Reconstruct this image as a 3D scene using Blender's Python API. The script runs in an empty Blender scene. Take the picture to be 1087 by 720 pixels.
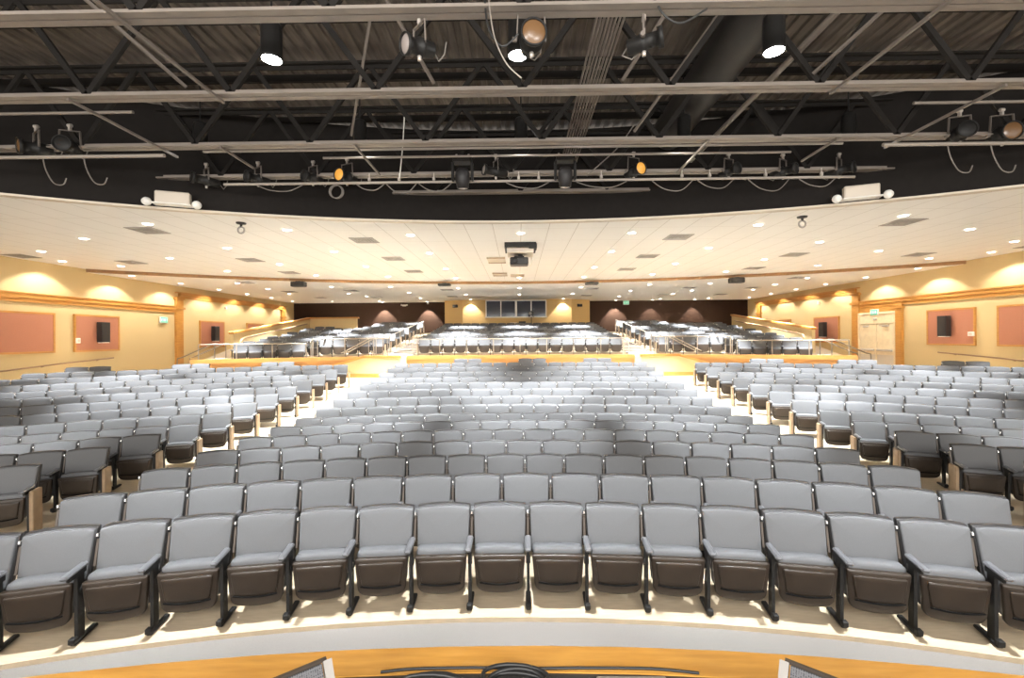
import bpy, math, random
import numpy as np
from mathutils import Vector, Matrix

random.seed(7)
sc = bpy.context.scene
COL = sc.collection
PI = math.pi

# ------------------------------------------------------------------ camera model of the photograph
F, X0, Y0, ROT, ROLL, CX, HC = 470.0, 543.5, 358.0, -.0141, -.0073, -.0808, 2.495
S, R1, D1 = .9381, 14.7713, 4.342          # row pitch, radius of the first row, distance of the first row
YC = D1 - R1                                # centre of every arc of seats lies behind the stage edge
FZ = [.02, .012, -.006, -.025, -.04, -.055, -.06, .013, .1, .19, .28, .365, .467, .565, .671, .783]


def floor_z(R):
    return float(np.interp((R - R1) / S, range(16), FZ))


# ------------------------------------------------------------------ small helpers
def link(o, parent=None):
    COL.objects.link(o)
    if parent is not None:
        o.parent = parent
    return o


class MB:
    """collects shapes into one mesh"""

    def __init__(self):
        self.v, self.f, self.m, self.sm = [], [], [], []

    def add(self, vs, fs, mi=0, smooth=False):
        b = len(self.v)
        self.v += [tuple(p) for p in vs]
        for f in fs:
            self.f.append(tuple(b + i for i in f))
            self.m.append(mi)
            self.sm.append(smooth)
        return self

    def box(self, c, s, mi=0, rz=0, rx=0, ry=0, bev=0):
        hx, hy, hz = s[0] / 2, s[1] / 2, s[2] / 2
        if bev > 0:
            bev = min(bev, hx * .9, hy * .9, hz * .9)
            vs, idx = [], {}
            for sx in (-1, 1):
                for sy in (-1, 1):
                    for sz in (-1, 1):
                        for a in range(3):
                            p = [sx * (hx - bev), sy * (hy - bev), sz * (hz - bev)]
                            p[a] = (sx * hx, sy * hy, sz * hz)[a]
                            idx[(sx, sy, sz, a)] = len(vs)
                            vs.append(p)
            fs = []
            for a in range(3):
                o1, o2 = [i for i in range(3) if i != a]
                for s0 in (-1, 1):
                    q = []
                    for (u, w) in ((-1, -1), (1, -1), (1, 1), (-1, 1)):
                        k = [0, 0, 0]; k[a] = s0; k[o1] = u; k[o2] = w
                        q.append(idx[(k[0], k[1], k[2], a)])
                    fs.append(q)
            for a in range(3):
                o1, o2 = [i for i in range(3) if i != a]
                for u in (-1, 1):
                    for w in (-1, 1):
                        ks = []
                        for s0 in (-1, 1):
                            k = [0, 0, 0]; k[a] = s0; k[o1] = u; k[o2] = w
                            ks.append(tuple(k))
                        fs.append([idx[ks[0] + (o1,)], idx[ks[1] + (o1,)], idx[ks[1] + (o2,)], idx[ks[0] + (o2,)]])
            for sx in (-1, 1):
                for sy in (-1, 1):
                    for sz in (-1, 1):
                        fs.append([idx[(sx, sy, sz, a)] for a in range(3)])
        else:
            vs = [(x * hx, y * hy, z * hz) for x in (-1, 1) for y in (-1, 1) for z in (-1, 1)]
            fs = [(0, 1, 3, 2), (4, 6, 7, 5), (0, 4, 5, 1), (2, 3, 7, 6), (0, 2, 6, 4), (1, 5, 7, 3)]
        M = Matrix.Translation(c) @ Matrix.Rotation(rz, 4, 'Z') @ Matrix.Rotation(ry, 4, 'Y') @ Matrix.Rotation(rx, 4, 'X')
        return self.add([M @ Vector(p) for p in vs], fs, mi)

    def cyl(self, p0, p1, r0, r1=None, n=16, mi=0, caps=True, smooth=True):
        r1 = r0 if r1 is None else r1
        p0, p1 = Vector(p0), Vector(p1)
        d = (p1 - p0).normalized()
        a = d.orthogonal().normalized(); b = d.cross(a)
        vs = []
        for p, r in ((p0, r0), (p1, r1)):
            for i in range(n):
                t = 2 * PI * i / n
                vs.append(p + (a * math.cos(t) + b * math.sin(t)) * r)
        self.add(vs, [(i, (i + 1) % n, n + (i + 1) % n, n + i) for i in range(n)], mi, smooth)
        if caps:
            self.add(vs[:n], [tuple(range(n))[::-1]], mi)
            self.add(vs[n:], [tuple(range(n))], mi)
        return self

    def bar(self, p0, p1, w, h, mi=0):
        """a rectangular bar, w across and h in the other direction"""
        p0, p1 = Vector(p0), Vector(p1)
        d = (p1 - p0).normalized()
        up = Vector((0, 0, 1)) if abs(d.z) < .95 else Vector((0, 1, 0))
        a = d.cross(up).normalized(); b = a.cross(d).normalized()
        vs = []
        for p in (p0, p1):
            for (s, t) in ((-1, -1), (1, -1), (1, 1), (-1, 1)):
                vs.append(p + a * s * w / 2 + b * t * h / 2)
        return self.add(vs, [(0, 1, 5, 4), (1, 2, 6, 5), (2, 3, 7, 6), (3, 0, 4, 7), (3, 2, 1, 0), (4, 5, 6, 7)], mi)

    def tube(self, pts, r, n=8, mi=0, closed=False):
        pts = [Vector(p) for p in pts]
        k = len(pts); vs = []
        a = None
        for i, p in enumerate(pts):
            if closed:
                d = (pts[(i + 1) % k] - pts[i - 1]).normalized()
            else:
                d = (pts[min(i + 1, k - 1)] - pts[max(i - 1, 0)]).normalized()
            if a is None:
                a = d.orthogonal().normalized()
            a = (a - d * a.dot(d)).normalized()
            b = d.cross(a)
            for j in range(n):
                t = 2 * PI * j / n
                vs.append(p + (a * math.cos(t) + b * math.sin(t)) * r)
        fs = []
        for i in range(k if closed else k - 1):
            i2 = (i + 1) % k
            for j in range(n):
                fs.append((i * n + j, i * n + (j + 1) % n, i2 * n + (j + 1) % n, i2 * n + j))
        self.add(vs, fs, mi, True)
        if not closed:
            self.add(vs[:n], [tuple(range(n))[::-1]], mi)
            self.add(vs[-n:], [tuple(range(n))], mi)
        return self

    def lathe(self, prof, origin=(0, 0, 0), axis=(0, 0, 1), n=20, mi=0):
        """prof: (radius, height along axis)"""
        ax = Vector(axis).normalized(); a = ax.orthogonal().normalized(); b = ax.cross(a); o = Vector(origin)
        vs = []
        for r, h in prof:
            for j in range(n):
                t = 2 * PI * j / n
                vs.append(o + ax * h + (a * math.cos(t) + b * math.sin(t)) * max(r, 1e-4))
        fs = []
        for i in range(len(prof) - 1):
            for j in range(n):
                fs.append((i * n + j, i * n + (j + 1) % n, (i + 1) * n + (j + 1) % n, (i + 1) * n + j))
        return self.add(vs, fs, mi, True)

    def prism(self, poly, axis, lo, hi, mi=0):
        """a 2-D outline pushed out along x, y or z"""
        n = len(poly)
        def P(a, b, c):
            return {'x': (c, a, b), 'y': (a, c, b), 'z': (a, b, c)}[axis]
        vs = [P(a, b, lo) for a, b in poly] + [P(a, b, hi) for a, b in poly]
        fs = [tuple(range(n))[::-1], tuple(range(n, 2 * n))] + [(i, (i + 1) % n, n + (i + 1) % n, n + i) for i in range(n)]
        return self.add(vs, fs, mi)

    def mesh(self, name, mats):
        me = bpy.data.meshes.new(name)
        me.from_pydata(self.v, [], self.f)
        for m in (mats if isinstance(mats, (list, tuple)) else [mats]):
            me.materials.append(m)
        me.polygons.foreach_set('material_index', self.m)
        me.polygons.foreach_set('use_smooth', self.sm)
        import bmesh
        bm = bmesh.new(); bm.from_mesh(me)
        bmesh.ops.recalc_face_normals(bm, faces=bm.faces)
        bm.to_mesh(me); bm.free()
        return me

    def build(self, name, mats, parent=None, loc=(0, 0, 0), rz=0):
        o = bpy.data.objects.new(name, self.mesh(name, mats))
        o.location = loc; o.rotation_euler = (0, 0, rz)
        return link(o, parent)


def tag(o, label, cat, group=None):
    o['label'] = label; o['category'] = cat
    if group:
        o['group'] = group
    return o


def thing(name, label, cat, loc=(0, 0, 0), rz=0, group=None):
    o = bpy.data.objects.new(name, None)
    o.empty_display_size = .1
    o.location = loc; o.rotation_euler = (0, 0, rz)
    link(o)
    return tag(o, label, cat, group)


def struct(o, label=None, cat=None):
    o['kind'] = 'structure'
    if label:
        tag(o, label, cat)
    return o


def copy_tree(o, parent=None):
    c = o.copy()
    COL.objects.link(c)
    if parent is not None:
        c.parent = parent
    for ch in list(o.children):
        if ch.type == 'MESH':
            copy_tree(ch, c)
    return c


# ------------------------------------------------------------------ materials
def mat(name, col, rough=.6, metal=0, noise=0, nscale=20, bump=0, bscale=60, col2=None, spec=.5, stretch=None, emit=None, estr=0):
    m = bpy.data.materials.new(name); m.use_nodes = True
    nt = m.node_tree; b = nt.nodes['Principled BSDF']
    b.inputs['Base Color'].default_value = (*col, 1)
    b.inputs['Roughness'].default_value = rough
    b.inputs['Metallic'].default_value = metal
    b.inputs['Specular IOR Level'].default_value = spec
    if emit:
        b.inputs['Emission Color'].default_value = (*emit, 1)
        b.inputs['Emission Strength'].default_value = estr
    if noise or bump:
        tc = nt.nodes.new('ShaderNodeTexCoord')
        vec = tc.outputs['Object']
        if stretch:
            mp = nt.nodes.new('ShaderNodeMapping'); mp.inputs['Scale'].default_value = stretch
            nt.links.new(vec, mp.inputs['Vector']); vec = mp.outputs['Vector']
        if noise:
            n = nt.nodes.new('ShaderNodeTexNoise'); n.inputs['Scale'].default_value = nscale; n.inputs['Detail'].default_value = 6
            nt.links.new(vec, n.inputs['Vector'])
            mx = nt.nodes.new('ShaderNodeMix'); mx.data_type = 'RGBA'
            c2 = col2 if col2 else tuple(min(1, c * (1 - noise)) for c in col)
            mx.inputs[6].default_value = (*col, 1); mx.inputs[7].default_value = (*c2, 1)
            rmp = nt.nodes.new('ShaderNodeValToRGB'); rmp.color_ramp.elements[0].position = .35; rmp.color_ramp.elements[1].position = .65
            nt.links.new(n.outputs['Fac'], rmp.inputs['Fac']); nt.links.new(rmp.outputs['Color'], mx.inputs[0])
            nt.links.new(mx.outputs[2], b.inputs['Base Color'])
        if bump:
            n2 = nt.nodes.new('ShaderNodeTexNoise'); n2.inputs['Scale'].default_value = bscale; n2.inputs['Detail'].default_value = 3
            nt.links.new(vec, n2.inputs['Vector'])
            bp = nt.nodes.new('ShaderNodeBump'); bp.inputs['Strength'].default_value = bump; bp.inputs['Distance'].default_value = .01
            nt.links.new(n2.outputs['Fac'], bp.inputs['Height']); nt.links.new(bp.outputs['Normal'], b.inputs['Normal'])
    return m


M = {}
M['fabric'] = mat('grey_fabric', (.110, .1095, .112), .8, noise=.10, nscale=260, bump=.08, bscale=500, spec=.15)
M['shell'] = mat('dark_plastic', (.022, .020, .020), .45, spec=.35)
M['pan'] = mat('brown_plastic_pan', (.030, .021, .0145), .38, spec=.35, noise=.2, nscale=6)
M['black'] = mat('black_metal', (.015, .014, .013), .5, spec=.25)
M['groove'] = mat('black_groove', (.006, .006, .006), .95, spec=.05)
M['rest'] = mat('armrest_plastic', (.10, .10, .105), .35)
M['silver'] = mat('silver_bracket', (.75, .74, .72), .25, metal=.9)
M['column'] = mat('bronze_column', (.06, .045, .034), .5)
M['endpanel'] = mat('tan_end_panel', (.25, .17, .10), .5, noise=.15, nscale=9)
M['oak'] = mat('honey_oak', (.47, .225, .05), .45, noise=.3, nscale=7, col2=(.37, .165, .032), stretch=(.5, .5, 9))
M['oak_mid'] = mat('brown_oak', (.36, .165, .034), .5, noise=.25, nscale=7, stretch=(.5, .5, 9))
M['oak_shaded'] = mat('shaded_oak', (.26, .13, .04), .5, noise=.2, nscale=7)  # oak darkened to carry the shade on the ceiling-step fascia
M['oak_floor'] = mat('stage_oak', (.66, .335, .07), .35, noise=.3, nscale=5, col2=(.55, .26, .045), stretch=(.7, 5, 1))
M['wall'] = mat('tan_wall', (.54, .405, .205), .8, noise=.06, nscale=90, bump=.1, bscale=150)
M['booth'] = mat('booth_wall', (.55, .37, .15), .8, noise=.06, nscale=90)
M['dark_wall'] = mat('dark_brown_wall', (.024, .0125, .008), .85, noise=.1, nscale=30, spec=.1)
M['soffit'] = mat('black_soffit', (.018, .0155, .014), .9, noise=.1, nscale=8, spec=.15)
M['deck'] = mat('dark_deck', (.15, .122, .10), .7, noise=.45, nscale=3, stretch=(3, .4, 1))
M['truss'] = mat('dark_steel', (.017, .0145, .0125), .7, noise=.2, nscale=5, spec=.2)
M['chord'] = mat('painted_chord', (.23, .195, .165), .55, noise=.12, nscale=4)
M['pipe'] = mat('grey_pipe', (.33, .29, .25), .4, metal=.3)
M['conduit'] = mat('conduit_paint', (.16, .135, .115), .5)
M['rust'] = mat('rust_fabric', (.36, .145, .085), .9, noise=.12, nscale=120, bump=.2, bscale=300)
M['speaker'] = mat('speaker_black', (.02, .02, .02), .5, noise=.3, nscale=200)
M['white'] = mat('white_plastic', (.82, .80, .75), .4)
M['beige'] = mat('beige_metal', (.62, .545, .45), .45)
M['trim_white'] = mat('white_frame', (.85, .83, .78), .45)
M['glass'] = mat('dark_window_glass', (.03, .033, .05), .08, spec=.25)
M['carpet'] = mat('grey_carpet', (.205, .186, .168), .95, noise=.12, nscale=160, bump=.3, bscale=300)
M['vinyl'] = mat('sealed_tan_floor', (.52, .42, .29), .4, noise=.12, nscale=7, stretch=(1, 6, 1))
M['stage'] = mat('black_stage_floor', (.04, .038, .036), .5)
M['door'] = mat('pale_door', (.80, .66, .44), .5, noise=.1, nscale=8, stretch=(1, 6, 1))
M['vent'] = mat('vent_grey', (.30, .28, .26), .6)
M['vent_dark'] = mat('vent_slot', (.16, .14, .13), .7)
M['lens'] = mat('lamp_lens', (1, 1, 1), .5, emit=(1, .95, .86), estr=14)
M['can_lens'] = mat('can_lens', (1, 1, 1), .5, emit=(1, .98, .94), estr=22)
M['exit'] = mat('exit_green', (.1, .5, .35), .4, emit=(.25, .85, .62), estr=.1)
M['exit_letter'] = mat('exit_letter', (.9, .95, .9), .4, emit=(.9, 1, .93), estr=.25)
M['amber'] = mat('amber_gel', (.75, .36, .06), .15, emit=(1, .5, .12), estr=.1)
M['amber_dim'] = mat('brown_gel', (.15, .08, .035), .25)
M['lamp_glass'] = mat('clear_lens', (.30, .26, .24), .1)
M['alum'] = mat('pale_aluminium', (.55, .50, .45), .35, metal=.5)
M['duct'] = mat('duct_metal', (.022, .019, .017), .6, metal=.1, noise=.2, nscale=4)
M['cable'] = mat('black_cable', (.02, .02, .02), .4)
M['cable_grey'] = mat('grey_cable', (.16, .14, .12), .5)
M['cable_white'] = mat('white_cable', (.8, .77, .7), .45)
M['rail'] = mat('brushed_rail', (.20, .165, .125), .4, metal=.3)
M['rail_dark'] = mat('bronze_rail', (.22, .13, .07), .4, metal=.2)
M['stair'] = mat('pale_stair', (.42, .345, .25), .6)
M['riser_shade'] = mat('riser_shade_paint', (.05, .04, .035), .6)


M['panel_edge'] = mat('panel_edge', (.30, .22, .14), .6)


def grid_mat(name, col, step_x, step_y, dark, rough=.85):
    """lay-in ceiling tiles: thin joints between panels"""
    m = bpy.data.materials.new(name); m.use_nodes = True
    nt = m.node_tree; b = nt.nodes['Principled BSDF']; b.inputs['Roughness'].default_value = rough
    b.inputs['Specular IOR Level'].default_value = .2
    tc = nt.nodes.new('ShaderNodeTexCoord'); sp = nt.nodes.new('ShaderNodeSeparateXYZ')
    nt.links.new(tc.outputs['Object'], sp.inputs[0])
    outs = []
    for ax, st, w in (('X', step_x, .016), ('Y', step_y, .010)):
        dv = nt.nodes.new('ShaderNodeMath'); dv.operation = 'DIVIDE'; dv.inputs[1].default_value = st
        fr = nt.nodes.new('ShaderNodeMath'); fr.operation = 'FRACT'
        lt = nt.nodes.new('ShaderNodeMath'); lt.operation = 'LESS_THAN'; lt.inputs[1].default_value = w / st
        nt.links.new(sp.outputs[ax], dv.inputs[0]); nt.links.new(dv.outputs[0], fr.inputs[0]); nt.links.new(fr.outputs[0], lt.inputs[0])
        outs.append(lt)
    mx = nt.nodes.new('ShaderNodeMath'); mx.operation = 'MAXIMUM'
    nt.links.new(outs[0].outputs[0], mx.inputs[0]); nt.links.new(outs[1].outputs[0], mx.inputs[1])
    n = nt.nodes.new('ShaderNodeTexNoise'); n.inputs['Scale'].default_value = 90
    nt.links.new(tc.outputs['Object'], n.inputs['Vector'])
    c0 = nt.nodes.new('ShaderNodeMix'); c0.data_type = 'RGBA'
    c0.inputs[6].default_value = (*col, 1); c0.inputs[7].default_value = (*[c * .94 for c in col], 1)
    nt.links.new(n.outputs['Fac'], c0.inputs[0])
    c1 = nt.nodes.new('ShaderNodeMix'); c1.data_type = 'RGBA'; c1.inputs[7].default_value = (*dark, 1)
    nt.links.new(c0.outputs[2], c1.inputs[6]); nt.links.new(mx.outputs[0], c1.inputs[0])
    nt.links.new(c1.outputs[2], b.inputs['Base Color'])
    return m


M['tiles'] = grid_mat('ceiling_tiles', (.92, .905, .875), .69, 1.38, (.62, .59, .55))
M['plaster'] = mat('smooth_ceiling', (.91, .885, .84), .85, noise=.03, nscale=20)


def grille_mat():
    m = bpy.data.materials.new('perforated_grille'); m.use_nodes = True
    nt = m.node_tree; b = nt.nodes['Principled BSDF']; b.inputs['Metallic'].default_value = .4; b.inputs['Roughness'].default_value = .45
    tc = nt.nodes.new('ShaderNodeTexCoord'); v = nt.nodes.new('ShaderNodeTexVoronoi'); v.inputs['Scale'].default_value = 130
    v.inputs['Randomness'].default_value = .15
    nt.links.new(tc.outputs['Object'], v.inputs['Vector'])
    r = nt.nodes.new('ShaderNodeValToRGB')
    r.color_ramp.elements[0].position = .36; r.color_ramp.elements[0].color = (.03, .03, .035, 1)
    r.color_ramp.elements[1].position = .46; r.color_ramp.elements[1].color = (.13, .13, .14, 1)
    nt.links.new(v.outputs['Distance'], r.inputs['Fac']); nt.links.new(r.outputs['Color'], b.inputs['Base Color'])
    return m


M['grille'] = grille_mat()

HW = 16.5          # half width of the hall
YB = 32.2          # rear wall
ZN, ZF = 5.2, 5.08  # near and far ceiling
RP = 31.1          # radius of the raised tier's front edge
XO, DZO = 9.3, .2   # beyond XO the raised tier lies DZO lower
ZU = 1.62          # its floor


# ------------------------------------------------------------------ the shell
def amax(R):
    return min(math.asin(min(1, HW / R)), math.radians(78)) if R > HW else math.radians(78)


def polar(mb, Rs, zs, n=72, mi=0, yc=YC, am=None):
    """a surface of revolution about the hall's arc centre, one ring per radius"""
    vs = []
    for R, z in zip(Rs, zs):
        A = (am or amax)(R)
        for i in range(n + 1):
            a = -A + 2 * A * i / n
            vs.append((R * math.sin(a), R * math.cos(a) + yc, z))
    fs = []
    for k in range(len(Rs) - 1):
        for i in range(n):
            a = k * (n + 1) + i
            fs.append((a, a + 1, a + n + 2, a + n + 1))
    return mb.add(vs, fs, mi)


# lower floor: the sealed floor that carries the seats, one step above the carpet
mb = MB()
Rs = [14.34, 14.34] + [R1 + S * (k - .3) for k in range(0, 17)] + [RP + .05]
zs = [-.06, FZ[0]] + [floor_z(R) for R in Rs[2:-1]] + [.80]
polar(mb, Rs, zs, mi=0)
struct(mb.build('floor', [M['vinyl']]))
mb = MB(); polar(mb, [11.4, 14.36], [-.02, -.02]); struct(mb.build('floor_front', [M['carpet']]))
# raised tier: a step per row
mb = MB()
Rs, zs = [RP, RP], [.75, ZU]
for i in range(1, 11):
    Rr = RP + 1.0 + .9381 * (i - .55)
    Rs += [Rr, Rr]; zs += [ZU + .12 * (i - 1), ZU + .12 * i]
Rs.append(46.); zs.append(zs[-1])
def polar_side(mb, Rs, zs, x0, x1, n=24):
    vs = []
    for R, z in zip(Rs, zs):
        a0, a1 = math.asin(x0 / R), math.asin(x1 / R)
        for i in range(n + 1):
            a = a0 + (a1 - a0) * i / n
            vs.append((R * math.sin(a), R * math.cos(a) + YC, z))
    mb.add(vs, [(k * (n + 1) + i, k * (n + 1) + i + 1, (k + 1) * (n + 1) + i + 1, (k + 1) * (n + 1) + i) for k in range(len(Rs) - 1) for i in range(n)])
polar_side(mb, Rs, zs, -XO, XO, 60)
for sx in (-1, 1):                          # the outer seats stand a step lower
    polar_side(mb, Rs, [zs[0]] + [z - DZO for z in zs[1:]], sx * XO, sx * 13.4)
struct(mb.build('floor_upper', [M['stair']]))
mb = MB()                                   # ramps between the tier and the side walls
for sx in (-1, 1):
    P = [(14.0, .66), (20.3, .86), (28.0, 2.62), (YB, 2.75)]
    for (ya_, za_), (yb2, zb2) in zip(P[:-1], P[1:]):
        mb.add([(sx * 13.38, ya_, za_), (sx * HW, ya_, za_), (sx * HW, yb2, zb2), (sx * 13.38, yb2, zb2)], [(0, 1, 2, 3)])
struct(mb.build('floor_ramp', [M['stair']]))
# oak facing and cap along the tier's front edge, in stretches either side of the stairs
mb = MB()
def arc_pts(R, a0, a1, n, z, yc=YC):
    return [(R * math.sin(a0 + (a1 - a0) * i / n), R * math.cos(a0 + (a1 - a0) * i / n) + yc, z) for i in range(n + 1)]
def arc_wall(mb, R0, R1_, a0, a1, z0, z1, n=24, mi=0, yc=YC):
    """a curved slab between two radii"""
    A = arc_pts(R0, a0, a1, n, z0, yc); B = arc_pts(R0, a0, a1, n, z1, yc); Cc = arc_pts(R1_, a0, a1, n, z1, yc); D = arc_pts(R1_, a0, a1, n, z0, yc)
    vs = A + B + Cc + D; k = n + 1; fs = []
    for i in range(n):
        for q in range(4):
            p = (q + 1) % 4
            fs.append((q * k + i, q * k + i + 1, p * k + i + 1, p * k + i))
    fs.append((0, k, 2 * k, 3 * k)); fs.append((n, k + n, 2 * k + n, 3 * k + n))
    return mb.add(vs, fs, mi)
def aX(x, R):
    return math.asin(x / R)
for x0, x1 in ((-13.3, -6.9), (-5.2, 5.2), (6.9, 13.3)):
    arc_wall(mb, RP - .07, RP - .001, aX(x0, RP), aX(x1, RP), .7, ZU - .12)
    arc_wall(mb, RP - .12, RP + .10, aX(x0, RP), aX(x1, RP), ZU - .12, ZU + .05)
struct(mb.build('trim_1', [M['oak_mid']]))

# side walls
def box_struct(name, c, s, m, rz=0):
    return struct(MB().box(c, s).build(name, [m], loc=(0, 0, 0), rz=rz))
box_struct('wall_left', (-HW - .1, 15.1, 2.6), (.2, 34.2, 5.9), M['wall'])
box_struct('wall_right', (HW + .1, 15.1, 2.6), (.2, 34.2, 5.9), M['wall'])
box_struct('wall_back', (0, YB + .1, 2.6), (2 * HW + .4, .2, 5.9), M['dark_wall'])

# booth: a tan bay with splayed ends that steps out of the rear wall
mb = MB()
bay = [(-5.25, YB), (-5.25, 31.15), (-3.9, 30.45), (3.6, 30.45), (4.95, 31.15), (4.95, YB)]
mb.prism(bay, 'z', 2.4, ZF - .002)
struct(mb.build('wall_booth', [M['booth']]))

# ceilings
def near_ceiling():
    mb = MB(); n = 80
    def ring(R, yc, z):
        return [(x, math.sqrt(R * R - x * x) + yc, z) for x in [-HW + 2 * HW * i / n for i in range(n + 1)]]
    e0 = ring(20.97, YC, ZN); e1 = ring(30., -8.45, ZN); t0 = ring(20.97, YC, ZN + .12); t1 = ring(30., -8.45, ZN + .12)
    vs = e0 + e1 + t1 + t0; k = n + 1; fs = []
    for i in range(n):
        for q in range(4):
            p = (q + 1) % 4
            fs.append((q * k + i, q * k + i + 1, p * k + i + 1, p * k + i))
    mb.add(vs, fs)
    return mb.build('ceiling', [M['tiles']])
struct(near_ceiling())
mb = MB(); n = 60
a = [(x, math.sqrt(30.02 ** 2 - x * x) - 8.45) for x in [-HW + 2 * HW * i / n for i in range(n + 1)]]
mb.prism(a + [(HW, YB), (-HW, YB)], 'z', ZF, ZF + .3)
struct(mb.build('ceiling_rear', [M['plaster']]))
# honey fascia of the step between the two ceilings, shade put into its colour
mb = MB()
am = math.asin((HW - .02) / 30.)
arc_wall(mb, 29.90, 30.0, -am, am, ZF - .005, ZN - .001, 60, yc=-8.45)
struct(mb.build('trim_2', [M['oak_shaded']]))
# black curved soffit over the front edge of the near ceiling, with a thin pale bead
mb = MB()
am = math.asin((HW - .02) / 20.97)
arc_wall(mb, 20.85, 20.96, -am, am, ZN + .03, 7.35, 60)
struct(mb.build('wall_soffit', [M['soffit']]))
mb = MB(); arc_wall(mb, 20.80, 20.97, -am, am, ZN - .012, ZN + .028, 60)
struct(mb.build('trim_3', [M['beige']]))
# ribbed steel roof deck above the open grid
mb = MB()
prof = []
x = -HW
while x < HW:
    prof += [(x, 7.40), (x + .09, 7.40), (x + .11, 7.44), (x + .19, 7.44)]
    x += .21
vs = [(p[0], -3.0, p[1]) for p in prof] + [(p[0], 11.2, p[1]) for p in prof]
k = len(prof)
mb.add(vs, [(i, i + 1, k + i + 1, k + i) for i in range(k - 1)])
struct(mb.build('ceiling_deck', [M['deck']]))
mb = MB()
for yy in (-.9, .6, 2.1, 3.6, 5.1, 6.65, 8.2, 9.75):      # deck seams and purlins
    mb.box((0, yy, 7.34), (2 * HW, .07, .12))
struct(mb.build('ceiling_purlins', [M['truss']]))

# stage: black floor, oak nosing in an arc, front face
RS = 12.565
def stage_am(R):
    return math.radians(60)
mb = MB(); polar(mb, [9.5, 12.405], [1.0, 1.0], am=stage_am); struct(mb.build('floor_stage', [M['stage']]))
mb = MB(); A60 = math.radians(60)
arc_wall(mb, 12.40, RS, -A60, A60, .93, 1.006, 60)
arc_wall(mb, 12.46, RS - .02, -A60, A60, -.02, .93, 60)
struct(mb.build('trim_4', [M['oak_floor']]))

# wall mouldings, pilasters, baseboards ------------------------------------------------
for side, sx in (('left', -1), ('right', 1)):
    w = sx * HW
    def wb(mb, y0, y1, z0, z1, d, m=0):
        mb.box((w - sx * d / 2, (y0 + y1) / 2, (z0 + z1) / 2), (d, y1 - y0, z1 - z0), m)
    yp = 21.15 if side == 'left' else 21.9
    mb = MB()
    # low moulding in front of the pilaster, two steps
    y_end = yp if side == 'left' else 21.9
    wb(mb, -1.9, y_end, 3.78, 3.92, .07); wb(mb, -1.9, y_end, 3.92, 4.05, .13); wb(mb, -1.9, y_end, 4.05, 4.09, .17)
    struct(mb.build('trim_low_' + side, [M['oak']]))
    mb = MB()
    wb(mb, yp, 30.9, 4.50, 4.62, .07); wb(mb, yp, 30.9, 4.62, 4.74, .13); wb(mb, yp - .2, 31., 4.74, 4.78, .17)
    struct(mb.build('trim_high_' + side, [M['oak']]))
    for j, yy in enumerate([yp, 30.6]):
        mb = MB()
        wb(mb, yy - .22, yy + .22, .7 if j == 0 else 2.5, 4.55, .10); wb(mb, yy - .28, yy + .28, 4.42, 4.5, .14)
        wb(mb, yy - .30, yy + .30, 3.95, 4.05, .15)
        struct(mb.build('trim_pilaster_' + side + ('' if j == 0 else '_rear'), [M['oak']]))
    mb = MB()
    wb(mb, 30.9, YB - .02, 3.55, 3.70, .07); wb(mb, 30.9, YB - .02, 3.70, 3.80, .12)
    struct(mb.build('trim_rear_' + side, [M['oak']]))
    mb = MB(); wb(mb, 14, 21, .66, .86, .03); struct(mb.build('baseboard_' + side, [M['oak']]))

# ------------------------------------------------------------------ seats
def outline(wt, wb, z0, z1, arch, r0, r1, k=5, belly=0., na=7):
    """tapered panel outline (x, z), counter-clockwise from lower left: rounded corners, arched top, bellied bottom"""
    P = []
    def corner(cx, cz, r, a0):
        for i in range(k):
            a = a0 + (PI / 2) * i / (k - 1)
            P.append((cx + r * math.cos(a), cz + r * math.sin(a)))
    corner(-wb / 2 + r0, z0 + r0, r0, PI)
    for i in range(1, na):
        t = -1 + 2 * i / na
        P.append((t * (wb / 2 - r0), z0))
    corner(wb / 2 - r0, z0 + r0, r0, 1.5 * PI)
    corner(wt / 2 - r1, z1 - r1, r1, 0)
    for i in range(1, na):
        t = 1 - 2 * i / na
        P.append((t * (wt / 2 - r1), z1))
    corner(-wt / 2 + r1, z1 - r1, r1, PI / 2)
    out = []
    for x, z in P:
        t = (z - z0) / (z1 - z0)
        w = (wb + (wt - wb) * t) / 2
        q = min(1, abs(x) / max(w, 1e-6))
        zz = z + arch * (1 - q * q) * max(0, (t - .5) * 2) - belly * (1 - q * q) * max(0, (.5 - t) * 2)
        out.append((x, zz))
    return out


def pad(mb, ol, yb, yf, bev, bulge, mi=0, rings=((.7, .55), (.35, .9))):
    """a cushion: outline swept from yb (rear) to yf (front), rounded edge, bulging face"""
    n = len(ol)
    cx = 0; cz = sum(p[1] for p in ol) / n
    hw = max(abs(p[0]) for p in ol); hh = max(abs(p[1] - cz) for p in ol)
    vs = []
    def ring(y, ins):
        sx = 1 - ins / hw; sz = 1 - ins / hh
        for x, z in ol:
            vs.append((x * sx, y, cz + (z - cz) * sz))
    ring(yb, bev * .8); ring(yb - bev * .5, 0); ring(yf + bev, 0); ring(yf + bev * .3, bev * .3); ring(yf, bev)
    nr = 5
    for s, b in rings:
        for x, z in ol:
            vs.append((x * s * (1 - bev / hw), yf - bulge * b, cz + (z - cz) * s * (1 - bev / hh)))
        nr += 1
    vs.append((0, yf - bulge, cz)); c1 = len(vs) - 1
    vs.append((0, yb, cz)); c0 = len(vs) - 1
    fs = []
    for k in range(nr - 1):
        for i in range(n):
            j = (i + 1) % n
            fs.append((k * n + i, k * n + j, (k + 1) * n + j, (k + 1) * n + i))
    for i in range(n):
        j = (i + 1) % n
        fs.append(((nr - 1) * n + i, (nr - 1) * n + j, c1)); fs.append((j, i, c0))
    return mb.add(vs, fs, mi, True)


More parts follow.
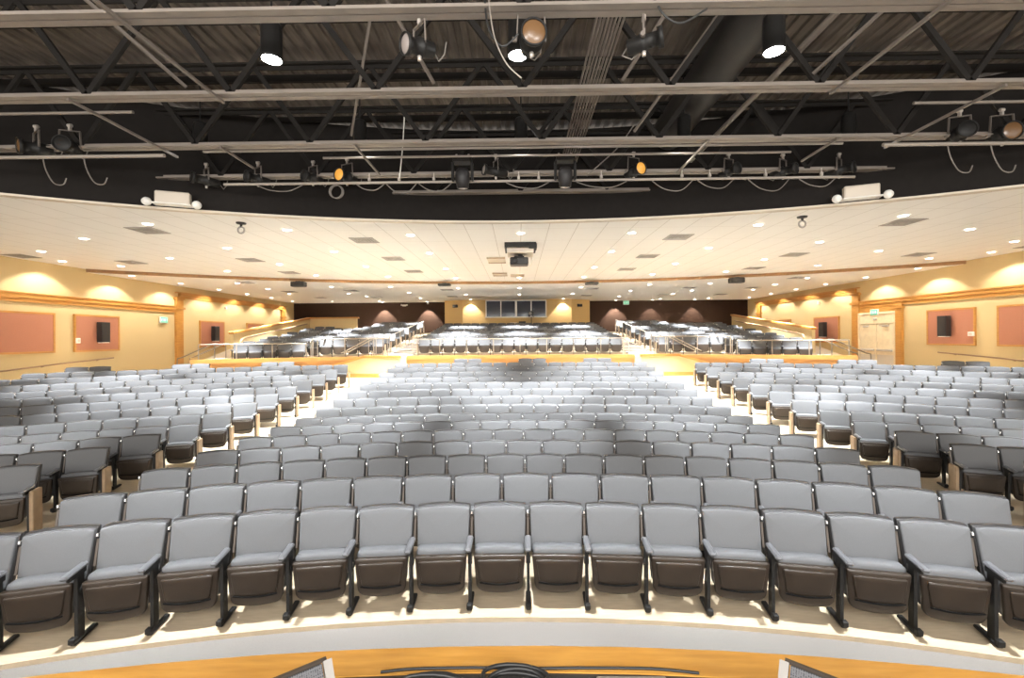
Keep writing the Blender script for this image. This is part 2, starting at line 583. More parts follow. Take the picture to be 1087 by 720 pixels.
def shear(mb, z0, k, y0):
    mb.v = [(x, y + y0 + (z - z0) * k, z) for x, y, z in mb.v]
    return mb


def seat_meshes(p, lo=False):
    """the parts of one tip-up seat for a row with seats p apart; origin on the floor under the top edge of the back"""
    k, na = (2, 3) if lo else (5, 8)
    rg = ((.6, .8),) if lo else ((.8, .45), (.45, .88))
    R_ = {}
    mb = MB(); pad(mb, outline(p - .044, p - .070, .43, .825, .018, .03, .008, k, 0, na), .0, -.055, .011, .010, 0, rg)
    R_['backrest'] = (shear(mb, .43, .24, -.098), M['fabric'])
    mb = MB(); pad(mb, outline(p - .030, p - .058, .41, .836, .019, .03, .010, k, 0, na), .035, -.018, .008, -.002, 0, rg)
    R_['back_shell'] = (shear(mb, .43, .24, -.092), M['shell'])
    mb = MB(); pad(mb, outline(p - .085, p - .13, .20, .530, .010, .05, .03, k, .02, na), -.02, -.145, .03, .004, 0, rg)
    R_['seat_cushion'] = (shear(mb, .20, -.04, -.115), M['fabric'])
    mb = MB(); pad(mb, outline(p - .076, p - .115, .165, .492, .0, .06, .012, k, .03, na), -.005, -.05, .014, .012, 0, rg)
    if not lo:
        pad(mb, outline(p - .15, p - .20, .255, .455, .0, .02, .012, 3, .02, 6), -.045, -.072, .01, .002, 0, ((.6, .8),))
    R_['seat_pan'] = (shear(mb, .165, -.05, -.250), M['pan'])
    mb = MB()
    mb.tube([(t * (p - .185) / 2, -.3305 + .004 * t * t, .250 - .016 * (1 - t * t)) for t in [-1 + 2 * i / 10 for i in range(11)]], .0075, 5)
    R_['seat_groove'] = (mb, M['groove'])
    mb = MB(); mb.box((0, -.325, .603), (.056, .26, .034), 0, rx=.05, bev=0 if lo else .012)
    R_['armrest'] = (mb, M['rest'])
    mb = MB(); mb.box((0, -.27, .305), (.025, .08, .55)); mb.box((0, -.215, .022), (.046, .27, .03), bev=0 if lo else .008)
    if not lo:
        mb.box((0, -.345, .05), (.05, .05, .05), bev=.008)
        mb.cyl((-.019, -.25, .42), (.019, -.25, .42), .035, n=12); mb.box((0, -.30, .565), (.026, .20, .05), bev=.006)
    R_['leg'] = (mb, M['black'])
    mb = MB(); mb.box((0, -.052, .63), (.018, .03, .22), 0, rx=-.23)
    R_['column'] = (mb, M['column'])
    mb = MB(); mb.box((0, -.040, .775), (.020, .03, .032), 0, rx=-.23, bev=0 if lo else .005)
    R_['bracket'] = (mb, M['silver'])
    return R_


PS = {1: .5525 * .986, 0: .5857 * .986}            # seat pitch in odd and even rows
SEATM = {}
for par in (0, 1):
    SEATM[par] = {k: mb.mesh(k, m) for k, (mb, m) in seat_meshes(PS[par]).items()}
ENDM = MB().box((0, -.25, .30), (.045, .20, .56), bev=.008).mesh('end_panel', M['endpanel'])


def make_seat(par):
    t = thing('tip_up_seat', 'grey tip-up seat', 'seat')
    p = PS[par]; mm = SEATM[par]
    def prt(name, parent=t, dx=0):
        o = bpy.data.objects.new(name, mm[name]); o.location.x = dx
        return link(o, parent)
    back = prt('backrest'); sh = prt('back_shell', back); sh['label'] = 'dark plastic shell'
    cu = prt('seat_cushion'); pn = prt('seat_pan', cu); pn['label'] = 'dark brown underside pan'; prt('seat_groove', cu)
    prt('armrest', dx=-p / 2)
    lg = prt('leg', dx=-p / 2)
    c = prt('column', dx=-p / 2); b = bpy.data.objects.new('bracket', mm['bracket']); link(b, c); b['label'] = 'silver bracket'
    return t


def place(par, loc, rz):
    t = make_seat(par)          # every seat its own objects, sharing mesh data
    t.location = loc; t.rotation_euler = (0, 0, rz)
    return t


def proj(X, Y, Z):
    X = X - CX; c, s = math.cos(ROT), math.sin(ROT)
    Xr = X * c - Y * s; Yr = X * s + Y * c
    if Yr < .3:
        return -1e4, 1e4, Yr
    u = Xr / Yr; v = (HC - Z) / Yr
    return X0 + F * (u - ROLL * v), Y0 + F * (v + ROLL * u), Yr


ORD = 'zeroth first second third fourth fifth sixth seventh eighth ninth tenth eleventh twelfth thirteenth fourteenth fifteenth sixteenth seventeenth eighteenth nineteenth twentieth'.split()
seats = []          # (depth, block, row, index from aisle, parity, x, y, z, rotation, is end, side)
def add_seat(block, row, R, a, z, par, idx, end):
    x, y = R * math.sin(a), R * math.cos(a) + YC
    if abs(x) > HW - .45 or y > YB - .6:
        return
    u, v, d = proj(x, y, z + .6)
    half = .33 * F / max(d, .5)
    if u + half < 2 or u - half > 1085:
        seats.append([1e3 + d, block, row, idx, par, x, y, z, -a, end]) if -60 < u < 1147 else None
        return
    seats.append([d, block, row, idx, par, x, y, z, -a, end])


XA = 6.53           # inner edge of the side blocks
for k in range(1, 17):
    R = R1 + S * (k - 1); par = k % 2; p = PS[par]; z = floor_z(R - .2)
    if k == 16:
        for X in (-2.17, .5, 3.17):
            for s in (-.5, .5):
                add_seat('centre', k, R, (X + s * p) / R, z, par, 0, 0)
        for X in (9.3, 11.9, 14.4):
            for sx in (-1, 1):
                for s in (-.5, .5):
                    add_seat('left' if sx < 0 else 'right', k, R, math.asin(sx * X / R) + s * p / R, z, par, 0, 0)
        continue
    n = 18 if par else 17
    for j in range(n):
        a = (j - (n - 1) / 2) * p / R
        add_seat('centre', k, R, a, z, par, j + 1, 1 if j == 0 else (2 if j == n - 1 else 0))
    if k >= 3:
        a0 = math.asin(XA / R)
        for sx in (-1, 1):
            for j in range(24):
                a = a0 + (j + .5) * p / R
                if R * math.sin(a) > HW - 1.5 or a > 1.3:
                    break
                add_seat('left' if sx < 0 else 'right', k, R, sx * a, z, par, j + 1, 1 if j == 0 else 0)
for i in range(10):
    R = RP + 1.0 + .9381 * i; z = ZU + .12 * i; par = i % 2; p = PS[par]
    n = 18 if par else 17
    if i < 9:
        for j in range(n):
            add_seat('upper centre', i, R, (j - (n - 1) / 2) * p / R, z, par, j + 1, 1 if j == 0 else (2 if j == n - 1 else 0))
    a0 = math.asin(6.45 / R)
    for sx in (-1, 1):
        for j in range(24):
            a = a0 + (j + .5) * p / R
            if R * math.sin(a) > 12.75:
                break
            if XO - .30 < R * math.sin(a) < XO + .32:
                continue
            if sx < 0 and R * math.cos(a) + YC > 27.5 and R * math.sin(a) > 9.8:
                continue
            add_seat('upper left' if sx < 0 else 'upper right', i, R, sx * a, z - (DZO if R * math.sin(a) > XO + .25 else 0), par, j + 1, 1 if j == 0 else 0)

seats.sort(key=lambda s: s[0])
near, far = seats[:300], seats[300:]
vis = {}
for s in near:
    vis.setdefault((s[1], s[2]), []).append(s)
rows_seen = {b: sorted({s[2] for s in near if s[1] == b}) for b in ('left', 'right', 'centre')}
for s in near:
    d, block, row, idx, par, x, y, z, rz, end = s
    t = place(par, (x, y, z), rz)
    p = PS[par]
    if block == 'centre':
        n = 18 if par else 17
        if row == 1:
            xs = sorted(q[5] for q in vis[(block, row)]); j = xs.index(x) + 1
            m = len(xs)
            if j <= m / 2:
                w = f'{ORD[j]} from the photo\'s left edge'
            else:
                w = f'{ORD[m - j + 1]} from the photo\'s right edge'
            t['label'] = f'grey tip-up seat with brown underside, front row, {w}'
        else:
            w = f'{ORD[idx]} from the left aisle' if idx <= (n + 1) / 2 else f'{ORD[n + 1 - idx]} from the right aisle'
            t['label'] = f'grey seat back in the centre block, {ORD[row]} row, {w}'
        t['group'] = f'centre block seats, {"front" if row == 1 else ORD[row]} row'
    else:
        r = rows_seen[block].index(row) + 1
        what = 'aisle-end grey tip-up seat with tan end panel' if end else 'grey tip-up seat'
        if end:
            t['label'] = f'{what}, {ORD[r]} row in view of the {block} block'
        else:
            t['label'] = f'{what}, {ORD[idx]} from the aisle, {ORD[r]} row in view of the {block} block'
        t['group'] = f'{block} block seats, {ORD[r]} row in view'
    t['category'] = 'seat'
    mm = SEATM[par]
    def extra(name, dx, par_=t, mesh=None):
        o = bpy.data.objects.new(name, mesh or mm[name]); o.location.x = dx
        return link(o, par_)
    # the end of a row carries a second standard, boxed in with a tan panel on the aisle side
    if block == 'centre' and end == 2:
        extra('armrest', p / 2); extra('leg', p / 2)
    if block == 'right':
        if end:
            extra('end_panel', -p / 2 - .047, mesh=ENDM)
    if block == 'left' and end:
        extra('armrest', p / 2); extra('leg', p / 2); extra('end_panel', p / 2 + .047, mesh=ENDM)

# every farther seat: one object
def flat_seat(par):
    V, Fc, MI = [], [], []
    mats = ['backrest', 'back_shell', 'seat_cushion', 'seat_pan', 'armrest', 'leg', 'column', 'bracket']
    slots = ['fabric', 'shell', 'fabric', 'pan', 'rest', 'black', 'column', 'silver']
    order = ['fabric', 'shell', 'pan', 'rest', 'black', 'column', 'silver', 'endpanel']
    for nm, sl in zip(mats, slots):
        mb, _ = seat_meshes(PS[par], lo=True)[nm]
        dx = -PS[par] / 2 if nm in ('armrest', 'leg', 'column', 'bracket') else 0
        b = len(V)
        V += [(x + dx, y, z) for x, y, z in mb.v]
        Fc += [tuple(b + i for i in f) for f in mb.f]
        MI += [order.index(sl)] * len(mb.f)
    e = MB().box((0, -.25, .30), (.045, .20, .56))
    return np.array(V), Fc, MI, (np.array(e.v), e.f), order
FS = {par: flat_seat(par) for par in (0, 1)}
V, Fc, MI = [], [], []
nb = 0
for s in far:
    d, block, row, idx, par, x, y, z, rz, end = s
    v, f, mi, (ev, ef), order = FS[par]
    c, sn = math.cos(rz), math.sin(rz)
    Rm = np.array([[c, -sn, 0], [sn, c, 0], [0, 0, 1]])
    V.append(v @ Rm.T + (x, y, z)); Fc += [tuple(nb + i for i in q) for q in f]; MI += mi; nb += len(v)
    if end:
        p = PS[par]
        dx = (-p / 2 - .047) if ('right' in block or (block.endswith('centre') and end == 1)) else p / 2 + .047
        V.append((ev + (dx, 0, 0)) @ Rm.T + (x, y, z)); Fc += [tuple(nb + i for i in q) for q in ef]; MI += [7] * len(ef); nb += len(ev)
me = bpy.data.meshes.new('tip_up_seating')
me.from_pydata(np.concatenate(V).tolist(), [], Fc)
for nm in FS[0][4]:
    me.materials.append(M[nm])
me.polygons.foreach_set('material_index', MI)
me.update()
o = link(bpy.data.objects.new('tip_up_seating', me))
tag(o, 'grey tip-up seats of the rear rows and the raised tier, rank behind rank', 'seats'); o['kind'] = 'stuff'
print('SEATS', len(near), len(far), near[-1][0])

# ------------------------------------------------------------------ camera
R_right = Vector((math.cos(ROT), -math.sin(ROT), 0)); R_fwd = Vector((math.sin(ROT), math.cos(ROT), 0)); R_up = Vector((0, 0, 1))
R_right, R_up = R_right + ROLL * R_up, R_up - ROLL * R_right
R_right.normalize(); R_up.normalize()
cam = bpy.data.cameras.new('camera'); co = bpy.data.objects.new('camera', cam); COL.objects.link(co)
mw = Matrix((R_right, R_up, -R_fwd)).transposed().to_4x4(); mw.translation = (CX, 0, HC)
co.matrix_world = mw
cam.sensor_width = 36; cam.sensor_fit = 'HORIZONTAL'; cam.lens = F * 36 / 1087; cam.shift_y = -(360 - Y0) / 1087
cam.clip_start = .05; cam.clip_end = 200
sc.camera = co
sc.view_settings.view_transform = 'Standard'; sc.view_settings.look = 'None'; sc.view_settings.gamma = 1
sc.view_settings.use_curve_mapping = False

# ------------------------------------------------------------------ open steel grid over the stage front
ws = ['nearest the stage', 'second from the stage', 'third from the stage', 'fourth from the stage', 'farthest from the stage, against the black soffit']
for t_i, (Y, xw) in enumerate(((4.53, 9.), (6.03, 10.), (7.60, 10.2), (9.08, 7.5), (10.22, 2.95))):
    t = thing('roof_truss', f'steel roof truss with pale bottom chord, {ws[t_i]}', 'truss', (0, Y, 5.82), group='steel roof trusses')
    mb = MB(); hh = .085 if t_i < 2 else .07
    for s in (-1, 1):
        mb.box((0, s * .052, .012), (2 * xw, .085, .024)); mb.box((0, s * .012, .05), (2 * xw, .012, hh))
    mb.build('bottom_chord', [M['chord']], t)
    mb = MB()
    for s in (-1, 1):
        mb.box((0, s * .05, 1.40), (2 * xw, .08, .03))
    mb.box((0, 0, 1.36), (2 * xw, .03, .08))
    mb.build('top_chord', [M['truss']], t)
    off = (0.0, 0.0, .35, -.2, 0)[t_i]
    x = -math.floor((xw - .2) / 2) * 2 + off
    while x < xw - .2:
        for s in (-1, 1):
            if abs(x + s) <= xw:
                MB().bar((x, 0, .05), (x + s * .96, 0, 1.36), .055, .075).build('web_member', [M['truss']], t)
        x += 2.0
for i, (x, y0, y1) in enumerate(((-4.15, 3.3, 6.1), (4.2, 3.3, 6.1), (-6.2, 5.95, 7.9), (6.4, 5.95, 7.9), (-5.15, 7.5, 8.45), (5.3, 7.5, 8.45), (-2.85, 7.5, 8.9), (3.15, 7.5, 9.0))):
    side = 'left' if x < 0 else 'right'
    wh = ['between the first two trusses', 'between the first two trusses', 'between the second and third trusses, outermost', 'between the second and third trusses, outermost', 'between the third and fourth trusses, outer', 'between the third and fourth trusses, outer', 'between the third and fourth trusses, inner', 'between the third and fourth trusses, inner'][i]
    o = MB().bar((0, y0, 0), (0, y1, 0), .034, .034).build('brace_bar', [M['conduit']], loc=(x, 0, 5.785))
    tag(o, f'thin steel bar running {wh}, {side} of centre', 'bar', 'brace bars')
for i, (x0, y0, z0, x1, y1, z1) in enumerate(((2.2, 4.6, 6.95, 1.35, 6.0, 5.95), (2.7, 6.1, 6.9, 1.9, 7.5, 5.95), (-2.1, 6.1, 6.9, -2.9, 7.5, 5.95), (4.9, 4.6, 6.9, 3.9, 6.0, 6.0), (-1.9, 4.7, 6.9, -1.2, 6.0, 5.95), (-5.6, 4.7, 6.95, -4.6, 6.0, 5.95))):
    o = MB().bar((x0, y0, z0), (x1, y1, z1), .035, .035).build('brace_rod', [M['conduit']])
    tag(o,
        ['slanting rod just right of the conduit bundle, front bay', 'slanting rod right of the conduit bundle, second bay', 'slanting rod left of centre in the second bay', 'slanting rod behind the right ceiling can, front bay', 'slanting rod above the middle stage light, front bay', 'slanting rod by the left ceiling can, front bay'][i], 'rod', 'slanting brace rods')
t = thing('conduit_bundle', 'bundle of parallel conduits crossing the trusses right of centre', 'conduits', (1.12, 0, 6.55))
for i in range(8):
    xx = -.175 + .05 * i
    MB().cyl((xx, 4.0, 0), (xx, 10.3, 0), .017, n=8).build('conduit', [M['conduit']], t)
for y in (5.2, 7.0, 8.8):
    MB().box((0, y, .035), (.46, .04, .03)).build('strut', [M['truss']], t)
o = MB().cyl((0, 3.2, 0), (0, 9.8, 0), .36, n=28).build('air_duct', [M['duct']], loc=(3.25, 0, 6.95))
tag(o, 'large round dark air duct above the trusses right of centre', 'duct')
o = MB().cyl((0, 3.2, 0), (0, 9.8, 0), .045, n=10).build('sprinkler_pipe', [M['conduit']], loc=(3.75, 0, 6.35))
tag(o, 'slim pipe running beside the round air duct', 'pipe')

# lighting pipes
def pipe(x0, x1, y, z, r, label, grp='lighting pipes'):
    mb = MB().cyl((x0, 0, 0), (x1, 0, 0), r, n=12)
    o = mb.build('lighting_pipe', [M['pipe']], loc=(0, y, z))
    return tag(o, label, 'pipe', grp)
pipe(-6.0, 6.6, 8.86, 5.62, .026, 'long pale lighting pipe carrying the row of stage lights')
pipe(-6.1, 6.05, 8.42, 6.10, .024, 'thin pipe just under the third truss chord')
pipe(-3.8, 5.1, 8.45, 5.96, .022, 'thin short pipe below the pipe under the third truss')
pipe(-10., -6.02, 7.38, 5.60, .03, 'side lighting pipe at the left end of the grid')
pipe(-10., -6.55, 7.38, 6.34, .025, 'upper side pipe at the left end of the grid')
pipe(5.95, 10., 7.38, 5.62, .03, 'side lighting pipe at the right end of the grid')
pipe(6.45, 10., 7.38, 6.30, .025, 'upper side pipe at the right end of the grid')


for i, x in enumerate((-3.05, -2.45, -1.75, -.05, .35, 1.6, 3.2, 3.75, 4.85, 5.95)):
    t = thing('pipe_clamp', f'small pale clamp on the loaded lighting pipe, {ORD[i + 1]} from the left', 'clamp', (x, 8.86, 5.65), group='empty pipe clamps')
    MB().box((0, 0, .03), (.05, .06, .07), bev=.01).build('jaw', [M['alum']], t)
    MB().cyl((0, 0, .065), (0, 0, .15), .012, n=8).build('bolt', [M['alum']], t)


def stage_light(loc, d, L, r, lens, label, hang, body='black', tail=True):
    """loc: centre of the lens; d: the way it points; hang: height of the pipe above"""
    t = thing('stage_light', label, 'stage light', loc, group='stage lights')
    d = Vector(d).normalized()
    b = MB()
    b.lathe([(0, -L), (r * .55, -L), (r * .75, -L * .97), (r * .8, -L * .66), (r * .95, -L * .6), (r * .95, -L * .5), (r * .72, -L * .46), (r * .72, -L * .1), (r * 1.0, -.05), (r * 1.04, 0), (r * .93, .004), (r * .9, -.015)], (0, 0, 0), d, 20)
    b.build('body', [M[body]], t)
    MB().lathe([(r * .92, -.02), (r * .7, -.004), (r * .35, .004), (0, .006)], (0, 0, 0), d, 20).build('lens', [M[lens]], t)
    mid = -d * L * .52
    side = d.cross(Vector((0, 0, 1))).normalized()
    y = MB(); w = r * 1.18
    top = Vector((mid.x, mid.y, max(mid.z + r * 2.2, hang - loc[2] - .09)))
    y.bar(mid + side * w, top + side * w * .9, .012, .03); y.bar(mid - side * w, top - side * w * .9, .012, .03); y.bar(top - side * w * .95, top + side * w * .95, .03, .012)
    y.cyl(mid + side * w, mid + side * (w + .045), .025, n=10)
    y.build('yoke', [M['conduit']], t)
    c = MB(); c.box(tuple(top + Vector((0, 0, .045))), (.035, .05, .09), bev=.006); c.cyl(top + Vector((-.03, 0, .09)), top + Vector((.03, 0, .09)), .03, n=10)
    c.build('clamp', [M['alum']], t)
    e = MB(); e.lathe([(0, -.03), (.02, -.028), (.022, .02), (0, .03)], mid - Vector((0, 0, r * 1.1)), (0, 0, 1), 10)
    e.build('knob', [M['alum']], t)
    if tail:
        q = -d * L
        MB().tube([q, q + Vector((0, 0, -.06)) - d * .05, q + Vector((.06, .03, -.10)), q + Vector((.12, .04, -.02)), q + Vector((.14, .05, .12))], .008, 6).build('cord', [M['cable_grey']], t)
    return t

Z2 = 5.62
lt = [((-6.62, 8.80, 5.76), (-.6, -.8, .02), .50, .085, 'black', 'black stage light at the left end of the loaded pipe, pointing left'),
      ((-5.52, 8.80, 5.77), (-.55, -.83, 0), .46, .085, 'black', 'black stage light second from the left end of the loaded pipe'),
      ((-4.35, 8.80, 5.77), (-.45, -.89, 0), .42, .085, 'black', 'black stage light third from the left end of the loaded pipe'),
      ((-3.63, 8.75, 5.76), (-.35, -.92, -.05), .46, .095, 'amber', 'stage light with glowing amber lens on the left half of the pipe'),
      ((-.74, 8.70, 5.80), (-.9, -.42, .05), .50, .08, 'alum', 'stage light with pale lens between the two moving heads'),
      ((2.37, 8.75, 5.81), (.4, -.9, -.05), .46, .095, 'amber', 'stage light with glowing amber lens on the right half of the pipe'),
      ((4.28, 8.80, 5.81), (.4, -.9, 0), .42, .085, 'black', 'black stage light third from the right end of the loaded pipe'),
      ((5.42, 8.80, 5.79), (.55, -.83, 0), .48, .085, 'black', 'black stage light second from the right end of the loaded pipe'),
      ((6.56, 8.80, 5.80), (.6, -.8, .02), .50, .085, 'black', 'black stage light at the right end of the loaded pipe, pointing right'),
      ((-8.42, 7.28, 5.76), (-.5, -.85, -.1), .42, .10, 'amber_dim', 'outer stage light on the left side pipe with brown lens'),
      ((-7.66, 7.26, 5.79), (.3, -.95, 0), .42, .10, 'black', 'inner black stage light on the left side pipe'),
      ((7.22, 7.26, 5.82), (-.3, -.95, 0), .42, .10, 'black', 'inner black stage light on the right side pipe'),
      ((7.96, 7.28, 5.79), (-.2, -.97, -.1), .42, .11, 'amber_dim', 'outer stage light on the right side pipe with brown lens')]
for loc, d, L, r, lens, lab in lt:
    stage_light(loc, d, L * 1.0, r * 1.32, lens, lab, loc[2] + .3)
stage_light((-1.22, 4.50, 5.50), (-.72, -.66, -.2), .34, .105, 'lamp_glass', 'left one of three stage lights hung from the front truss, clear lens', 5.82)
stage_light((.10, 4.42, 5.55), (.12, -.98, -.1), .34, .13, 'amber_dim', 'middle stage light hung from the front truss, big brown lens facing us', 5.82)
stage_light((1.42, 4.55, 5.56), (.85, -.3, .1), .36, .10, 'black', 'right one of three stage lights hung from the front truss, in wire cradle', 5.82)


def moving_head(x, label):
    t = thing('moving_head_light', label, 'stage light', (x, 8.66, 5.62), group='moving head lights')
    MB().box((0, 0, .34), (.36, .26, .10), bev=.02).build('base', [M['black']], t)
    y = MB()
    for s in (-1, 1):
        y.box((s * .19, 0, .12), (.05, .12, .36), bev=.015)
    y.build('yoke', [M['black']], t)
    MB().lathe([(0, .18), (.10, .17), (.14, .10), (.14, -.06), (.125, -.10), (.115, -.19), (.10, -.20)], (0, 0, 0), (0, -.18, 1), 22).build('head', [M['shell']], t)
    MB().lathe([(.10, -.195), (.05, -.21), (0, -.213)], (0, 0, 0), (0, -.18, 1), 20).build('lens', [M['alum']], t)
    c = MB()
    for s in (-1, 1):
        c.box((s * .12, .05, .43), (.04, .06, .10), bev=.008)
    c.build('clamp', [M['alum']], t)
moving_head(-1.15, 'black moving head light on the pipe, left of the pair')
moving_head(.86, 'black moving head light on the pipe, right of the pair')


def can_light(x, y, label, z=5.86):
    t = thing('ceiling_can_light', label, 'can light', (x, y, z), group='hanging can lights')
    MB().lathe([(.112, 0), (.128, .0), (.128, .02), (.118, .03), (.118, .40), (.10, .44), (0, .45)], n=24).build('housing', [M['black']], t)
    l = MB().lathe([(.112, .006), (.05, .003), (0, .002)], n=24).build('lens', [M['can_lens']], t); l['label'] = 'glowing white lens'
    MB().cyl((0, 0, .44), (0, 0, 7.36 - z), .012, n=8).build('stem', [M['black']], t)
    return t
can_light(-3.03, 5.3, 'hanging black can light glowing white, left of the three')
can_light(-.06, 5.3, 'hanging black can light half hidden behind the middle stage light')
can_light(2.98, 5.3, 'hanging black can light glowing white, right of the three')

for x, w in ((-6., 'left'), (-3., 'left of centre'), (0, 'middle'), (3., 'right of centre'), (6., 'right')):
    can_light(x, 3.2, f'hanging black can light over the front row, {w} one')
    can_light(x, 8.2, f'hanging black can light behind the third truss, {w} one', 6.10)
for x, w in ((-8.6, 'far left'), (8.6, 'far right')):  # cans added outside the view to light the side blocks
    can_light(x * .92, 5.3, f'added unseen can light between the front trusses, {w} one')

# loose cables
def cable(pts, r, m, label):
    P = [Vector(p) for p in pts]; Q = []
    for i in range(len(P) - 1):
        a, b, c_, d = P[max(i - 1, 0)], P[i], P[i + 1], P[min(i + 2, len(P) - 1)]
        for k in range(6):
            t = k / 6
            Q.append(.5 * ((2 * b) + (c_ - a) * t + (2 * a - 5 * b + 4 * c_ - d) * t * t + (3 * b - a - 3 * c_ + d) * t ** 3))
    Q.append(P[-1])
    o = MB().tube(Q, r, 6).build('hanging_cable', [M[m]])
    return tag(o, label, 'cable', 'hanging cables')
cable([(-.36, 4.45, 5.95), (-.30, 4.40, 5.5), (-.18, 4.40, 5.22), (-.03, 4.42, 5.08)], .007, 'pipe', 'pale shiny cable dangling from the front truss at the centre')
cable([(-.40, 4.5, 6.0), (-.36, 4.45, 5.62), (-.22, 4.45, 5.42), (-.06, 4.42, 5.52)], .010, 'cable', 'black cable looping to the middle stage light')
cable([(1.30, 4.5, 5.95), (1.42, 4.48, 5.72), (1.60, 4.5, 5.66), (1.85, 4.5, 5.80)], .011, 'cable', 'black cable looped under the front truss on the right')
cable([(-2.32, 8.8, 6.9), (-2.36, 8.8, 6.3), (-2.42, 8.78, 5.68)], .012, 'cable_white', 'pale cord dropping straight to the loaded pipe left of centre')
cable([(2.2, 8.6, 6.6), (1.9, 8.7, 6.2), (1.55, 8.8, 5.9), (1.30, 8.80, 5.68)], .012, 'cable_grey', 'grey cable slanting down to the pipe right of centre')
for i, (xa, xb, dz) in enumerate(((-3.3, -2.75, .12), (-2.7, -2.1, .18), (-2.05, -1.4, .15), (-.3, .55, .12), (1.1, 2.1, .12), (2.6, 3.4, .2), (3.5, 4.2, .16), (4.5, 5.3, .22), (5.5, 6.2, .15), (-5.3, -4.4, .12))):
    w8 = ['below the left amber light', 'second from the left amber light', 'left of the left moving head', 'between the moving heads', 'right of the right moving head', 'just right of the right amber light', 'left of the third light from the right end', 'near the second light from the right end', 'at the right end of the pipe', 'between the second and third lights from the left end'][i]
    cable([(xa, 8.84, 5.58), (xa + (xb - xa) * .3, 8.82, 5.58 - dz * .85), (xa + (xb - xa) * .7, 8.82, 5.58 - dz), (xb, 8.84, 5.58)], .010, 'cable_grey', f'cable sagging under the loaded pipe, {w8}')
for i, (x, y, z, m, lab) in enumerate(((-8.1, 7.38, 5.58, 'cable_grey', 'cable tail under the left side pipe, outer'), (-7.4, 7.38, 5.58, 'cable_grey', 'cable tail under the left side pipe, inner'), (7.0, 7.38, 5.60, 'cable_grey', 'cable tail under the right side pipe, inner'), (7.7, 7.38, 5.60, 'cable_grey', 'cable tail under the right side pipe, outer'))):
    cable([(x, y, z), (x + .05, y, z - .2), (x + .18, y, z - .42), (x + .34, y, z - .45), (x + .40, y, z - .34)], .010, m, lab)
mb = MB()
for k in range(3):
    mb.tube([(.13 * math.cos(a) + .01 * k, .02 * k, .13 * math.sin(a)) for a in [2 * PI * i / 24 for i in range(24)]], .009, 6, closed=True)
o = mb.build('cable_coil', [M['cable_grey']], loc=(-3.72, 8.82, 5.44)); tag(o, 'small cable coil hanging under the left amber stage light', 'cable coil')

# emergency light units on the black soffit
for x, lab in ((-7.1, 'pale twin-headed emergency light on the black soffit, left end'), (6.85, 'pale twin-headed emergency light on the black soffit, right end')):
    a = math.asin(x / 20.6); y = 20.6 * math.cos(a) + YC
    t = thing('emergency_light', lab, 'emergency light', (x, y, 5.235), -a, 'emergency lights')
    MB().box((0, .06, .15), (.60, .16, .25), bev=.02).build('housing', [M['beige']], t)
    MB().box((0, .03, .012), (.66, .22, .025), bev=.006).build('mount_plate', [M['white']], t)
    for s in (-1, 1):
        h = MB().lathe([(0, .06), (.06, .05), (.085, 0), (.08, -.04), (.05, -.06), (0, -.065)], (s * .43, -.02, .03), (s * .35, -1, -.25), 16).build('lamp_head', [M['white']], t)
        MB().cyl((s * .30, .04, .03), (s * .38, .0, .03), .02, n=8).build('arm', [M['beige']], t)
for x, lab in ((-6.5, 'small dark ring sensor hanging from the ceiling edge, left'), (6.42, 'small dark ring sensor hanging from the ceiling edge, right')):
    t = thing('ceiling_camera', lab, 'camera', (x, 10.2, ZN), group='ceiling edge sensors')
    MB().lathe([(.11, -.001), (.10, -.03), (.03, -.04), (.025, -.10)], n=16).build('mount', [M['shell']], t)
    MB().tube([(.075 * math.cos(q), 0, -.17 + .075 * math.sin(q)) for q in [2 * PI * i / 20 for i in range(20)]], .02, 8, closed=True).build('ring', [M['vent']], t)

# ------------------------------------------------------------------ ceiling fittings
def lamp(name, kind, loc, energy, size, blend, rot=(0, 0, 0), col=(1, 1, 1), rad=.08, parent=None):
    l = bpy.data.lights.new(name, kind); l.energy = energy; l.color = col
    if kind == 'SPOT':
        l.spot_size = size; l.spot_blend = blend; l.shadow_soft_size = rad
    elif kind == 'AREA':
        l.shape = 'RECTANGLE'; l.size, l.size_y = size
    o = bpy.data.objects.new(name, l); o.location = loc; o.rotation_euler = rot
    return link(o, parent)

WARM = (1, .95, .86); HOUSE = (.9, .955, 1)
E_DOWN, E_WASH = 3000, 118
LN = [(-8.7, 10.2), (-11.6, 11.6), (-14.5, 13.2), (-8.7, 13.0), (-11.6, 14.5), (-14.6, 16.0), (-11.6, 17.4), (-5.8, 10.9), (-2.9, 11.6), (-5.8, 13.7), (-2.9, 14.1), (-8.7, 15.9), (-5.8, 16.6), (-2.9, 17.3), (-8.7, 18.8), (-5.8, 19.4), (-2.9, 20.1), (0, 11.5), (0, 20.1)]
LN += [(-x, y) for x, y in LN if x < 0]
LF = [(-13.0, 20.2), (-13.0, 22.7), (-6.5, 22.2), (-3.2, 23.1), (-13.2, 25.2), (-9.8, 25.3), (-9.4, 27.2), (-6.3, 25.2), (-3.2, 26.6), (-6.4, 28.6), (-13.0, 30.6), (-9.8, 30.9), (0, 23.2), (0, 26.8), (-9.4, 22.0)]
LF += [(-x, y) for x, y in LF if x < 0]
WASH = [14.9, 17.6, 20.2, 22.8, 25.2, 27.7, 30.3]


